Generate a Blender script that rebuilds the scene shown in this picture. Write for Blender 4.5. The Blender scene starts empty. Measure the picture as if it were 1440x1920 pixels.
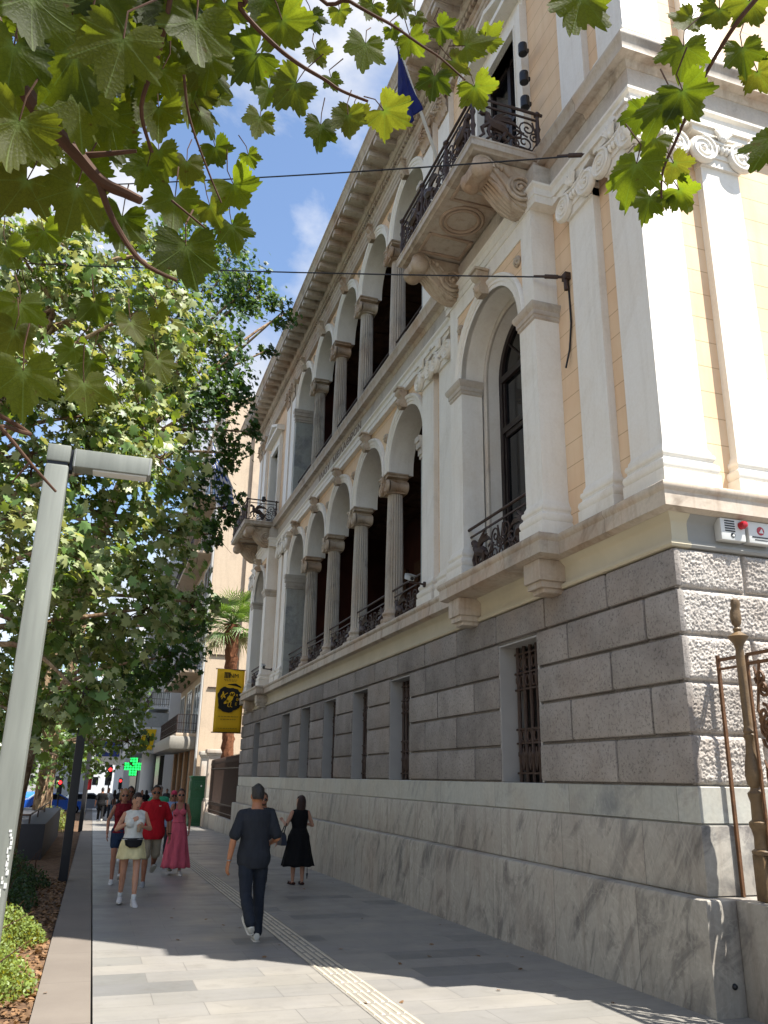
import bpy, bmesh, math, random
import numpy as np
from mathutils import Vector, Matrix, Euler, noise as mnoise
random.seed(7); RNG = np.random.default_rng(7)
S = bpy.context.scene
COL = S.collection
R = math.radians
PI = math.pi
SLOPE = 0.0155
def gz(y): return -SLOPE * y                       # the street falls gently away from the camera

# ---- camera solved from the photograph (used again to find where things stand)
CAM_H = 1.7
_f, _p, _r, _y = 1531.118, 0.31564926, 0.0182968, 0.32043328
_fw = np.array([math.sin(_y)*math.cos(_p), math.cos(_y)*math.cos(_p), math.sin(_p)])
_rt = np.array([math.cos(_y), -math.sin(_y), 0.0]); _up = np.cross(_rt, _fw)
_R = math.cos(_r)*_rt + math.sin(_r)*_up; _U = -math.sin(_r)*_rt + math.cos(_r)*_up
def ray(x, y):
    return (x-720)/_f*_R + (960-y)/_f*_U + _fw
def at_dist(x, y, d):
    v = ray(x, y); v = v/np.linalg.norm(v)*d
    return Vector((v[0], v[1], v[2]+CAM_H))
def at_y(x, y, Y):
    v = ray(x, y); v = v*(Y/v[1])
    return Vector((v[0], v[1], v[2]+CAM_H))

# ---- mesh builder
class MB:
    def __init__(s): s.v = []; s.f = []; s.mi = []; s.cur = 0; s.T = None
    def add(s, vs, fs):
        b = len(s.v)
        if s.T is not None: vs = [tuple(s.T @ Vector(v)) for v in vs]
        s.v += [tuple(v) for v in vs]
        for f in fs:
            s.f.append(tuple(b+i for i in f)); s.mi.append(s.cur)
        return s
    def box(s, x0, x1, y0, y1, z0, z1):
        return s.add([(x0,y0,z0),(x1,y0,z0),(x1,y1,z0),(x0,y1,z0),(x0,y0,z1),(x1,y0,z1),(x1,y1,z1),(x0,y1,z1)],
              [(0,3,2,1),(4,5,6,7),(0,1,5,4),(1,2,6,5),(2,3,7,6),(3,0,4,7)])
    def rbox(s, x0, x1, y0, y1, z0, z1, c):
        """box with chamfered edges on every side"""
        xs=(x0,x1); ys=(y0,y1); zs=(z0,z1); bm = bmesh.new()
        bmesh.ops.create_cube(bm, size=1)
        for v in bm.verts: v.co = Vector((xs[v.co.x>0], ys[v.co.y>0], zs[v.co.z>0]))
        bmesh.ops.bevel(bm, geom=bm.edges[:], offset=c, segments=2, profile=.6, affect='EDGES')
        return s.bm(bm)
    def bm(s, bm):
        bm.verts.index_update()
        s.add([v.co[:] for v in bm.verts], [[v.index for v in f.verts] for f in bm.faces]); bm.free(); return s
    def extrude(s, poly, fn, d0, d1):
        """poly: 2-D outline (ccw), fn(u,v,d)->xyz"""
        n=len(poly); vs=[fn(u,v,d0) for u,v in poly]+[fn(u,v,d1) for u,v in poly]
        fs=[tuple(range(n))[::-1], tuple(range(n,2*n))]+[(i,(i+1)%n,n+(i+1)%n,n+i) for i in range(n)]
        return s.add(vs, fs)
    def tube(s, pts, r, n=8, caps=True, closed=False, flat=None):
        P=[Vector(p) for p in pts]; m=len(P)
        rr=r if isinstance(r,(list,tuple)) else [r]*m
        t0=(P[1]-P[0]).normalized(); up=Vector((0,0,1)) if abs(t0.z)<.9 else Vector((1,0,0))
        if flat is not None: up=Vector(flat)
        u=None; vs=[]
        for i in range(m):
            a=P[i-1] if (i or closed) else P[0]; b=P[(i+1)%m] if (i<m-1 or closed) else P[m-1]
            t=(b-a)
            t=t.normalized() if t.length>1e-9 else t0
            if u is None: u=(up-t*up.dot(t)).normalized()
            else:
                w=u-t*u.dot(t); u=w.normalized() if w.length>1e-6 else t.orthogonal().normalized()
            w=t.cross(u)
            for k in range(n):
                a_=2*PI*k/n; vs.append(P[i]+(u*math.cos(a_)+w*math.sin(a_))*rr[i])
        fs=[]
        for i in range(m if closed else m-1):
            j=(i+1)%m
            for k in range(n):
                l=(k+1)%n; fs.append((i*n+k,i*n+l,j*n+l,j*n+k))
        if caps and not closed:
            fs.append(tuple(range(n))[::-1]); fs.append(tuple((m-1)*n+k for k in range(n)))
        return s.add(vs, fs)
    def lathe(s, prof, n=16, c=(0,0,0), axis='z', mod=None):
        vs=[]; m=len(prof)
        for r,z in prof:
            for k in range(n):
                a=2*PI*k/n; q=r if mod is None else mod(r,z,a)
                p=(q*math.cos(a),q*math.sin(a),z)
                if axis=='x': p=(p[2],p[0],p[1])
                elif axis=='y': p=(p[1],p[2],p[0])
                vs.append((c[0]+p[0],c[1]+p[1],c[2]+p[2]))
        fs=[(i*n+k,i*n+(k+1)%n,(i+1)*n+(k+1)%n,(i+1)*n+k) for i in range(m-1) for k in range(n)]
        fs.append(tuple(range(n))[::-1]); fs.append(tuple((m-1)*n+k for k in range(n)))
        return s.add(vs, fs)
    def ball(s, c, r, n=10, m=7, sc=(1,1,1)):
        vs=[(c[0],c[1],c[2]-r*sc[2])]
        for i in range(1,m):
            a=-PI/2+PI*i/m
            for k in range(n):
                b=2*PI*k/n; vs.append((c[0]+r*sc[0]*math.cos(a)*math.cos(b),c[1]+r*sc[1]*math.cos(a)*math.sin(b),c[2]+r*sc[2]*math.sin(a)))
        vs.append((c[0],c[1],c[2]+r*sc[2])); e=len(vs)-1
        fs=[(0,1+(k+1)%n,1+k) for k in range(n)]
        for i in range(m-2):
            for k in range(n): fs.append((1+i*n+k,1+i*n+(k+1)%n,1+(i+1)*n+(k+1)%n,1+(i+1)*n+k))
        fs+=[(1+(m-2)*n+k,1+(m-2)*n+(k+1)%n,e) for k in range(n)]
        return s.add(vs, fs)
    def sweep(s, prof, path, closed=False, cap=True):
        """prof: (d,z) outline, path: xy polyline, d is measured to the left of travel; mitred corners"""
        n=len(path); m=len(prof); P=[Vector(p) for p in path]; nrm=[]
        for i in range(n if closed else n-1):
            d=(P[(i+1)%n]-P[i]).normalized(); nrm.append(Vector((-d.y,d.x)))
        vs=[]
        for i in range(n):
            a=nrm[i-1] if (i or closed) else nrm[0]; b=nrm[i] if (i<len(nrm)) else nrm[-1]
            q=(a+b)/(1+a.dot(b))
            for d,z in prof: vs.append((P[i].x+q.x*d,P[i].y+q.y*d,z))
        fs=[]
        for i in range(n if closed else n-1):
            j=(i+1)%n
            for k in range(m-1): fs.append((i*m+k,i*m+k+1,j*m+k+1,j*m+k))
        if cap and not closed:
            fs.append(tuple(range(m))[::-1]); fs.append(tuple((n-1)*m+k for k in range(m)))
        return s.add(vs, fs)
    def loft(s, rings, caps=True):
        n=len(rings[0]); vs=[p for r in rings for p in r]
        fs=[(i*n+k,i*n+(k+1)%n,(i+1)*n+(k+1)%n,(i+1)*n+k) for i in range(len(rings)-1) for k in range(n)]
        if caps: fs.append(tuple(range(n))[::-1]); fs.append(tuple((len(rings)-1)*n+k for k in range(n)))
        return s.add(vs, fs)
    def mesh(s, name, mats, smooth=35):
        me=bpy.data.meshes.new(name); me.from_pydata(s.v, [], s.f)
        if not isinstance(mats,(list,tuple)): mats=[mats]
        for m in mats: me.materials.append(m)
        if len(mats)>1: me.polygons.foreach_set('material_index', s.mi)
        bm=bmesh.new(); bm.from_mesh(me); bmesh.ops.recalc_face_normals(bm, faces=bm.faces); bm.to_mesh(me); bm.free()
        if smooth:
            me.polygons.foreach_set('use_smooth',[True]*len(me.polygons)); me.set_sharp_from_angle(angle=R(smooth))
        me.update(); return me

def wloc(o):
    v=Vector((0,0,0))
    while o is not None: v=v+o.location; o=o.parent
    return v
def link(name, me, parent=None, local=False, loc=(0,0,0)):
    o=bpy.data.objects.new(name, me); COL.objects.link(o)
    if parent is not None:
        o.parent=parent
        o.location=Vector(loc) if local else Vector(loc)-wloc(parent)
    else: o.location=loc
    return o
def part(name, mb, mats, parent=None, smooth=35, bevel=0, local=False, loc=(0,0,0)):
    o=link(name, mb.mesh(name, mats, smooth), parent, local, loc)
    if bevel:
        b=o.modifiers.new('edge','BEVEL'); b.width=bevel; b.segments=2; b.limit_method='ANGLE'; b.angle_limit=R(50)
    return o
def copy_obj(o, parent, loc=None, rz=None):
    c=o.copy(); COL.objects.link(c); c.parent=parent
    if loc is not None: c.location=loc
    if rz is not None: c.rotation_euler=(0,0,rz)
    return c
def copy_tree(o, parent=None, loc=None, rz=None):
    c=copy_obj(o, parent, loc, rz)
    for ch in [k for k in COL.objects if k.parent==o]:
        copy_tree(ch, c)
    return c
def empty(name, loc, label=None, cat=None, group=None, rz=0, sc=1):
    o=bpy.data.objects.new(name, None); COL.objects.link(o); o.location=loc; o.rotation_euler=(0,0,rz); o.scale=(sc,)*3
    o.empty_display_size=.3
    if label: tag(o,label,cat,group)
    return o
def tag(o, label, cat, group=None, kind=None):
    o['label']=label; o['category']=cat
    if group: o['group']=group
    if kind: o['kind']=kind
    return o
def structure(o, kind='structure'): o['kind']=kind; return o

# ---- materials
def lin(c):
    if isinstance(c,str):
        c=c.lstrip('#'); c=[int(c[i:i+2],16)/255 for i in (0,2,4)]
        return tuple(x/12.92 if x<=.04045 else ((x+.055)/1.055)**2.4 for x in c)
    return tuple(c)
class NT:
    def __init__(s, name):
        s.m=bpy.data.materials.new(name); s.m.use_nodes=True; s.t=s.m.node_tree; s.n=s.t.nodes; s.n.clear()
        s.out=s.n.new('ShaderNodeOutputMaterial'); s.b=s.n.new('ShaderNodeBsdfPrincipled'); s.l(s.b.outputs[0], s.out.inputs[0])
    def l(s,a,b): s.t.links.new(a,b)
    def set(s, node, sock, v):
        i=node.inputs[sock]
        if hasattr(v,'node'): s.l(v,i)
        elif v is not None:
            if i.type=='RGBA' and len(v)==3: v=(*v,1)
            i.default_value=v
    def coord(s, kind='Object', scale=(1,1,1), rot=(0,0,0), loc=(0,0,0)):
        t=s.n.new('ShaderNodeTexCoord'); m=s.n.new('ShaderNodeMapping'); s.l(t.outputs[kind], m.inputs[0])
        m.inputs['Scale'].default_value=scale; m.inputs['Rotation'].default_value=rot; m.inputs['Location'].default_value=loc
        return m.outputs[0]
    def pos(s, scale=(1,1,1), rot=(0,0,0)):
        g=s.n.new('ShaderNodeNewGeometry'); m=s.n.new('ShaderNodeMapping'); s.l(g.outputs['Position'], m.inputs[0])
        m.inputs['Scale'].default_value=scale; m.inputs['Rotation'].default_value=rot
        return m.outputs[0]
    def noise(s, vec, scale, detail=4, rough=.55, dist=0):
        n=s.n.new('ShaderNodeTexNoise'); s.set(n,'Vector',vec); s.set(n,'Scale',scale); s.set(n,'Detail',detail); s.set(n,'Roughness',rough); s.set(n,'Distortion',dist)
        return n.outputs[0]
    def voronoi(s, vec, scale, feature='F1', out=0):
        n=s.n.new('ShaderNodeTexVoronoi'); n.feature=feature; s.set(n,'Vector',vec); s.set(n,'Scale',scale); return n.outputs[out]
    def ramp(s, fac, stops, interp='LINEAR'):
        n=s.n.new('ShaderNodeValToRGB'); s.l(fac,n.inputs[0]); e=n.color_ramp.elements; n.color_ramp.interpolation=interp
        while len(e)<len(stops): e.new(.5)
        for i,(p,c) in enumerate(stops):
            e[i].position=p; c=lin(c) if not isinstance(c,(int,float)) else (c,c,c); e[i].color=(*c,1)
        return n.outputs[0]
    def mix(s, fac, a, b, mode='MIX'):
        n=s.n.new('ShaderNodeMix'); n.data_type='RGBA'; n.blend_type=mode
        for k,v in ((0,fac),(6,a),(7,b)):
            i=n.inputs[k]
            if hasattr(v,'node'): s.l(v,i)
            else: i.default_value=(*v,1) if isinstance(v,tuple) and len(v)==3 else v
        return n.outputs[2]
    def math(s, op, a, b=0, c=0):
        n=s.n.new('ShaderNodeMath'); n.operation=op
        for k,v in enumerate((a,b,c)):
            if hasattr(v,'node'): s.l(v,n.inputs[k])
            else: n.inputs[k].default_value=v
        return n.outputs[0]
    def sep(s, vec):
        n=s.n.new('ShaderNodeSeparateXYZ'); s.l(vec,n.inputs[0]); return n.outputs
    def bump(s, h, strength=.3, dist=.01):
        n=s.n.new('ShaderNodeBump'); s.set(n,'Height',h); s.set(n,'Strength',strength); s.set(n,'Distance',dist)
        s.l(n.outputs[0], s.b.inputs['Normal']); return n
    def fin(s, col=None, rough=.7, spec=.4, metal=0):
        if col is not None: s.set(s.b,'Base Color',col)
        s.set(s.b,'Roughness',rough); s.set(s.b,'Specular IOR Level',spec); s.set(s.b,'Metallic',metal); return s.m
def plain(name, col, rough=.6, spec=.4, metal=0, var=.12, scale=6, bump=0, bscale=40):
    t=NT(name); c=lin(col); v=t.coord('Object')
    n=t.noise(v,scale,4)
    k=t.ramp(n,[(.25,tuple(x*(1-var) for x in c)),(.75,tuple(min(1,x*(1+var)) for x in c))])
    if bump: t.bump(t.noise(v,bscale,3),bump,.01)
    return t.fin(k,rough,spec,metal)
def marble(name, base, dark, warm, vein=.5, scale=1.6, rough=.5, joints=None, streak=.35, fine=.0):
    """weathered marble: soft veins along a tilted direction, warm stains, optional slab joints (axis, pitch, offset, width)"""
    t=NT(name); raw=t.pos(); s_=t.sep(raw); vec=raw; sid=None
    if joints:
        ax,pitch,off,wd=joints[0]; sid=t.math('FLOOR',t.math('MULTIPLY',t.math('ADD',s_[ax],off),1/pitch))
        cb=t.n.new('ShaderNodeCombineXYZ'); t.l(t.math('MULTIPLY',sid,3.71),cb.inputs[0]); t.l(t.math('MULTIPLY',sid,5.13),cb.inputs[1]); t.l(t.math('MULTIPLY',sid,2.37),cb.inputs[2])
        ad=t.n.new('ShaderNodeVectorMath'); t.l(raw,ad.inputs[0]); t.l(cb.outputs[0],ad.inputs[1]); vec=ad.outputs[0]
    def mp(sc,rot=(0,0,0)):
        m0=t.n.new('ShaderNodeMapping'); t.l(vec,m0.inputs[0]); m0.inputs['Rotation'].default_value=rot
        m=t.n.new('ShaderNodeMapping'); t.l(m0.outputs[0],m.inputs[0]); m.inputs['Scale'].default_value=sc; return m.outputs[0]
    p=mp((1,1,1),(.5,.35,.2)); lb,ld,lw=lin(base),lin(dark),lin(warm)
    w=t.noise(mp((1,.5,1.5),(.95,.1,.1)),scale,6,.62,1.4)
    c=t.ramp(w,[(.3,dark),(.47,base),(.62,base),(.78,tuple(x*.5+y*.5 for x,y in zip(lb,ld)))])
    if fine:
        v2=t.noise(mp((1,.4,1.6),(1.15,.1,.1)),scale*2.4,7,.66,1.6); c=t.mix(t.ramp(v2,[(.34,fine),(.46,0.),(.6,0.),(.72,fine*.8)]),c,tuple(x*.72 for x in ld))
        v3=t.noise(mp((1,.7,1.3),(-.8,.1,.2)),scale*1.1,6,.6,1.5); c=t.mix(t.ramp(v3,[(.475,0.),(.5,fine*.5),(.525,0.)]),c,tuple(min(1,x*1.5) for x in lb))
    n2=t.noise(p,.9,5,.6); c=t.mix(t.ramp(n2,[(.45,0.),(.75,vein)]),c,lw)
    st=t.noise(t.pos(scale=(6,6,.35)),1.5,4,.6)
    c=t.mix(t.ramp(st,[(.5,0.),(.8,streak)]),c,tuple(x*.55 for x in lw))
    g=t.noise(raw,26,3,.6); c=t.mix(.18,c,g,'OVERLAY')
    if joints:
        wnz=t.n.new('ShaderNodeTexWhiteNoise'); wnz.noise_dimensions='1D'; t.l(sid,wnz.inputs['W']); c=t.mix(.7,c,t.ramp(wnz.outputs[0],[(0,.8),(1,1.1)]),'MULTIPLY')
        for ax,pitch,off,wd in joints:
            f=t.math('FRACT',t.math('MULTIPLY',t.math('ADD',s_[ax],off),1/pitch)); a=t.math('ABSOLUTE',t.math('SUBTRACT',f,.5))
            j=t.math('GREATER_THAN',a,.5-wd/pitch); c=t.mix(t.math('MULTIPLY',j,.55),c,tuple(x*.3 for x in ld))
    t.bump(t.noise(raw,18,5,.6),.25,.006)
    return t.fin(c,rough,.4)
# =====================================================================  MUSEUM
M_MARBLE = marble('pale_marble','#b5ada0','#90897f','#b4967a',.45,1.1,.55,None,.25)
M_PIL    = marble('pilaster_marble','#e0dbd0','#d8d2c6','#d0bda0',.3,1.2,.55,None,.2)
M_LEDGE  = marble('ledge_marble','#b7ac9c','#8c8173','#a67f5c',.6,1.4,.55,[(1,1.9,.3,.004)],.5)
M_PLINTH = marble('grey_plinth_marble','#9c978d','#5c5a58','#857466',.45,1.25,.5,[(1,1.53,.42,.005)],.55,.55)
M_BAND   = marble('banded_marble','#a2a39c','#7d8080','#a1917c',.4,1.0,.42,[(1,1.9,.9,.005)],.25,.35)
M_CREAM  = plain('cream_render','#b5ab93',.75,.3,var=.09,scale=2,bump=.1)
M_REVEAL = plain('blue_grey_reveal','#9b9894',.8,.2,var=.06,scale=3,bump=.1)
M_IRON   = plain('brown_iron','#3a2a22',.55,.4,var=.3,scale=18,bump=.3,bscale=60)
M_WOOD   = plain('dark_window_wood','#1f1512',.5,.4,var=.3,scale=8)
M_DARK   = plain('loggia_gloom_render','#3a1d16',.85,.2,var=.5,scale=1.2)  # red-brown walls, made deeper to hold the gloom of the loggias
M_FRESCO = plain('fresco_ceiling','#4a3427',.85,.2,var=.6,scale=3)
M_TILE   = plain('roof_tile','#7a3a2c',.8,.2,var=.3,scale=5)
M_CONSOLE= marble('console_marble','#b3a591','#867762','#986d46',.75,1.6,.6,None,.4)
def yellow():
    t=NT('yellow_ashlar'); p=t.pos(); s=t.sep(p)
    c=t.ramp(t.noise(p,1.3,5),[(.3,'#d6b592'),(.7,'#ddc3a2')])
    c=t.mix(t.ramp(t.noise(t.pos(scale=(5,5,.4)),1.5,4),[(.5,0.),(.85,.3)]),c,lin('#b9946a'))
    f=t.math('FRACT',t.math('MULTIPLY',t.math('SUBTRACT',s[2],4.53),1/.31)); a=t.math('ABSOLUTE',t.math('SUBTRACT',f,.5))
    j=t.math('GREATER_THAN',a,.482); c=t.mix(t.math('MULTIPLY',j,.55),c,lin('#8b6a48'))
    t.bump(t.math('SUBTRACT',t.noise(p,30,3),t.math('MULTIPLY',j,3.)),.25,.006)
    return t.fin(c,.75,.25)
M_YEL=yellow()
def stone(nm='grey_limestone',cols=('#7b746f','#8f8983','#a09a94')):
    t=NT(nm); p=t.pos(); g=t.n.new('ShaderNodeNewGeometry')
    c=t.ramp(t.noise(p,2.2,6,.65),[(.25,cols[0]),(.5,cols[1]),(.8,cols[2])])
    isl=t.ramp(g.outputs['Random Per Island'],[(0,.72),(1,1.12)])
    c=t.mix(.8,c,isl,'MULTIPLY')
    pits=t.ramp(t.noise(p,34,6,.7),[(.36,.25),(.47,1.)]); c=t.mix(.65,c,pits,'MULTIPLY')
    c=t.mix(t.ramp(t.noise(p,.7,4),[(.5,0.),(.8,.5)]),c,lin('#8f7a68'))
    h=t.math('ADD',t.noise(p,30,6,.7),t.math('MULTIPLY',t.noise(p,8,3),.6)); t.bump(h,.8,.012)
    return t.fin(c,.9,.2)
M_STONE=stone()
M_ROUGH_SUNLIT=stone('sunlit_hewn_limestone',('#9c948c','#b3aca4','#c4beb6'))  # same limestone painted paler, for fresh spalls and the sunlight on it

XW, YN, YF, YC = 5.22, 6.52, 32.02, 19.27
mus=empty('museum_building',(XW,YC,gz(YC)),'neoclassical museum with grey stone base, two arched loggias and modillion cornice','building')
def mpart(name, mb, mat, parent=None, smooth=35, bevel=0): return part(name, mb, mat, parent or mus, smooth, bevel)
def mir(y): return 2*YC-y
OPEN=[9.74,14.35,16.81,19.27,21.73,24.19,28.80]     # ground-floor windows
ARCH=OPEN[1:6]
BAYS=[(8.42,11.25),(mir(11.25),mir(8.42))]
def fpath(p=0, y0=8.42, y1=11.25, ys=YN, x=XW, xr=13):
    q=[(xr,ys),(x,ys)]
    if p:
        for a,b in ((y0,y1),(mir(y1),mir(y0))): q+=[(x,a),(x-p,a),(x-p,b),(x,b)]
    e=mir(ys)
    return q+[(x,e),(xr,e)]

# -- plinth
b=MB(); b.sweep([(0,-1.2),(0,.73),(-.012,.765),(-.03,.775),(-.3,.78)],fpath(ys=6.24,x=4.97)); mpart('plinth_block',b,M_PLINTH)
b=MB(); b.sweep([(-.03,.77),(-.03,.785),(0,.79),(0,1.345),(-.008,1.357),(-.2,1.36)],fpath(ys=6.37,x=5.10)); mpart('plinth_course',b,M_PLINTH)
b=MB(); b.sweep([(-.03,1.355),(-.03,1.37),(0,1.375),(0,1.675),(-.006,1.683),(-.3,1.685)],fpath(ys=6.395,x=5.125)); mpart('marble_band',b,M_BAND)

# -- rusticated ground floor
Z5=[1.69,2.14,2.62,3.06,3.51,3.92]; HW=.54
segs=[]; y=6.40
for c in OPEN: segs.append((y,c-HW)); y=c+HW
segs.append((y,mir(6.40)))
b=MB()
for a,e in segs: b.box(5.175,5.7,a+(.07 if a<6.5 else 0),e,1.68,3.49)
b.box(5.175,5.7,6.47,mir(6.47),3.49,4.2)
for i in range(5):
    for k,(a,e) in enumerate(segs if i<4 else [(6.40,mir(6.40))]):
        if i==4: js=[7.6+1.37*n for n in range(18)]
        elif k==0: js=[7.6] if i%2==0 else [6.95,8.45]
        elif k==1: js=[11.1,12.5] if i%2==0 else [11.75,13.05]
        elif k==6: js=[mir(11.1),mir(12.5)] if i%2==0 else [mir(11.75)]
        elif k==7: js=[mir(7.6)] if i%2==0 else [mir(6.95),mir(8.45)]
        else: js=[]
        js=[a]+sorted(js)+[e]
        for p,q in zip(js,js[1:]):
            if q-p<.15: continue
            o=random.uniform(-.004,.004)
            b.rbox(5.108+o,5.2,p+(.008 if p!=a else 0),q-(.008 if q!=e else 0),Z5[i]+.012,Z5[i+1]-.012,.042)
mpart('rusticated_wall',b,M_STONE,smooth=50)
# rough-hewn return, lit by the sun: real relief
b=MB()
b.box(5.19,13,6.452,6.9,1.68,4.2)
def rough_block(x0,x1,z0,z1,seed):
    nx=max(4,int((x1-x0)/.0085)); nz=int((z1-z0)/.0085); vs=[]; 
    for j in range(nz+1):
        for i in range(nx+1):
            u=i/nx; v=j/nz; x=x0+(x1-x0)*u; z=z0+(z1-z0)*v
            e=min((x-x0) if x0>5.2 else 9,(x1-x),(z-z0),(z1-z)); 
            ed=max(0,min(1,e/.055)); ed=math.sqrt(1-(1-ed)**2)
            ec=max(0,min(1,(x-x0)/.04)) if x0<5.2 else 1
            q=Vector((x*17+seed*9,seed*3.1,z*17)); h=mnoise.fractal(q*3.1,.6,2.1,3)
            h2=mnoise.noise(Vector((x*4+seed,2.2,z*4)))
            d=.058*ed*(.55+.45*ec)+ed*(.013*h+.012*h2)
            vs.append((x,6.465-max(0,d),z))
    n=len(vs); w=nx+1
    b.add(vs,[(j*w+i,j*w+i+1,(j+1)*w+i+1,(j+1)*w+i) for j in range(nz) for i in range(nx)])
for i in range(5):
    xs=[5.13,5.95,7.2,8.4] if i%2==0 else [5.13,6.75,7.9,8.4]
    for k,(p,q) in enumerate(zip(xs,xs[1:])): rough_block(p+(.01 if k else 0),q-.01,Z5[i]+.006,Z5[i+1]-.006,i*7+k+1)
mpart('rough_stone_return',b,M_ROUGH_SUNLIT,smooth=180)

# -- ground-floor windows
def reveal_mb():
    b=MB(); h=HW
    b.box(5.135,5.62,-h-.03,-h+.012,1.69,3.475); b.box(5.135,5.62,h-.012,h+.03,1.69,3.475); b.box(5.135,5.62,-h+.012,h-.012,3.455,3.475)
    return b
def grille_mb():
    b=MB(); x=5.37
    for k in range(6):
        y=-.44+.176*k
        prof=[(.027,1.69),(.027,2.0),(.04,2.02),(.04,2.06),(.027,2.08),(.027,2.95),(.042,2.98),(.042,3.03),(.027,3.06),(.027,3.46)]
        b.lathe(prof,8,(x,y,0))
    for z in (1.8,2.18,2.36,2.88,3.1,3.36): b.box(x-.02,x+.02,-.52,.52,z-.012,z+.012)
    for k in range(5):
        y=-.352+.176*k
        for z in (2.27,2.99,3.23): 
            b.tube([(x,y+.055*math.cos(a),z+.07*math.sin(a)*(1.0)) for a in [2*PI*i/12 for i in range(12)]],.016,6,closed=True)
        b.tube([(x,y,1.85),(x,y+.03,1.95),(x,y,2.12),(x,y-.03,1.95)],.02,6,closed=True)
    return b
M_CELLAR=plain('cellar_window','#120e0d',.3,.4)
w0=None
for c in OPEN:
    if w0 is None:
        w0=part('barred_window',reveal_mb(),M_REVEAL,mus,local=True,loc=(-XW,c-YC,-gz(YC)))
        g0=part('window_grille',grille_mb(),M_IRON,w0,local=True); b=MB(); b.box(5.5,5.52,-HW,HW,1.69,3.46); pn0=part('window_pane',b,M_CELLAR,w0,local=True)
    else:
        w=copy_obj(w0,mus,(-XW,c-YC,-gz(YC))); copy_obj(g0,w); copy_obj(pn0,w)
b=MB(); b.box(5.66,5.7,6.6,31.9,1.6,3.5); mpart('unlit_room_sheet',b,M_DARK)  # thin dark sheet in place of the unlit rooms behind the windows

# -- cream band, sill ledge with bay ressauts, corbels
b=MB(); bandp=[(.05,3.915),(.125,3.92),(.138,3.945),(.13,3.975),(.10,3.985),(.095,4.0),(.09,4.01),(.09,4.17),(.10,4.2),(.14,4.235),(.16,4.26),(.16,4.3)]
M_BAND_SHADE=plain('shaded_band_render','#8d8b85',.8,.2,var=.1,scale=2,bump=.15)  # return of the cream band greyed, the ledge's shadow put into the colour
fp=fpath(); b.sweep(bandp,[(XW+.1,YN),(XW,YN)]+fp[2:-1],cap=False)
mpart('cream_band',b,M_CREAM); b=MB(); b.sweep(bandp,[(13,YN),(XW+.1,YN)],cap=False); mpart('shaded_band',b,M_BAND_SHADE)
prof=[(-.2,4.255),(.2,4.262),(.235,4.285),(.26,4.287),(.26,4.44),(.272,4.455),(.287,4.475),(.292,4.5),(.287,4.525),(.265,4.54),(.2,4.548),(-.3,4.55)]
b=MB(); b.sweep(prof,fpath(.26,8.53,11.14)); mpart('sill_ledge',b,M_LEDGE)
for a,e in BAYS:
    for yc in (a+.22,e-.22):
        b=MB(); b.rbox(4.78,5.16,yc-.2,yc+.2,4.0,4.256,.006); b.rbox(4.81,5.16,yc-.17,yc+.17,3.92,4.0,.006); b.rbox(4.86,5.16,yc-.14,yc+.14,3.86,3.93,.02)
        mpart('corbel',b,M_LEDGE)

# -- upper walls
def wallbox(*a): b=MB(); b.box(*a); mpart('yellow_wall',b,M_YEL)
for z0,z1 in ((4.5,9.35),(10.2,15.0)):
    for y0,y1 in ((YN,8.55),(11.1,13.27)):
        for a,e in ((y0,y1),(mir(y1),mir(y0))): wallbox(XW,5.8,a,e,z0,z1)
    wallbox(5.8,13,YN,6.9,z0,z1); wallbox(5.8,13,mir(6.9),mir(YN),z0,z1)

def arch_panel(mb,x0,x1,yc,r,z0,zs,zt,y0,y1,n=24):
    mb.box(x0,x1,y0,yc-r,z0,zt) if yc-r>y0 else None
    mb.box(x0,x1,yc+r,y1,z0,zt) if y1>yc+r else None
    for i in range(n):
        a0=PI-PI*i/n; a1=PI-PI*(i+1)/n
        p=(yc+r*math.cos(a0),zs+r*math.sin(a0)); q=(yc+r*math.cos(a1),zs+r*math.sin(a1))
        mb.add([(x0,p[0],p[1]),(x0,q[0],q[1]),(x0,q[0],zt),(x0,p[0],zt),(x1,p[0],p[1]),(x1,q[0],q[1]),(x1,q[0],zt),(x1,p[0],zt)],
               [(0,1,2,3),(7,6,5,4),(0,4,5,1),(3,2,6,7)])
def soffit(mb,x0,x1,yc,r,z0,zs,n=28):
    pts=[(yc-r,z0)]+[(yc+r*math.cos(PI-PI*i/n),zs+r*math.sin(PI-PI*i/n)) for i in range(n+1)]+[(yc+r,z0)]
    k=len(pts); t=.012
    o=[(yc-r-t,z0)]+[(yc+(r+t)*math.cos(PI-PI*i/n),zs+(r+t)*math.sin(PI-PI*i/n)) for i in range(n+1)]+[(yc+r+t,z0)]
    vs=[(x0,*p) for p in pts]+[(x1,*p) for p in pts]+[(x1,*p) for p in o]+[(x0,*p) for p in o]; fs=[]
    for i in range(k-1):
        for m in range(4): fs.append((m*k+i,m*k+i+1,((m+1)%4)*k+i+1,((m+1)%4)*k+i))
    mb.add(vs,fs)
def archivolt(mb,x,yc,r,zs,prof,n=28,z0=None):
    """prof: (radial offset, projection towards the street)"""
    pts=[(PI-PI*i/n) for i in range(n+1)]
    rings=[[(x-d,yc+(r+q)*math.cos(a),zs+(r+q)*math.sin(a)) for q,d in prof] for a in pts]
    if z0 is not None:
        rings=[[(p[0],p[1],z0) for p in rings[0]]]+rings+[[(p[0],p[1],z0) for p in rings[-1]]]
    mb.loft(rings)
AV=[(-.014,-.05),(-.014,.035),(.05,.035),(.055,.05),(.12,.05),(.125,.065),(.16,.085),(.19,.085),(.2,.06),(.2,-.02)]
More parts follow.
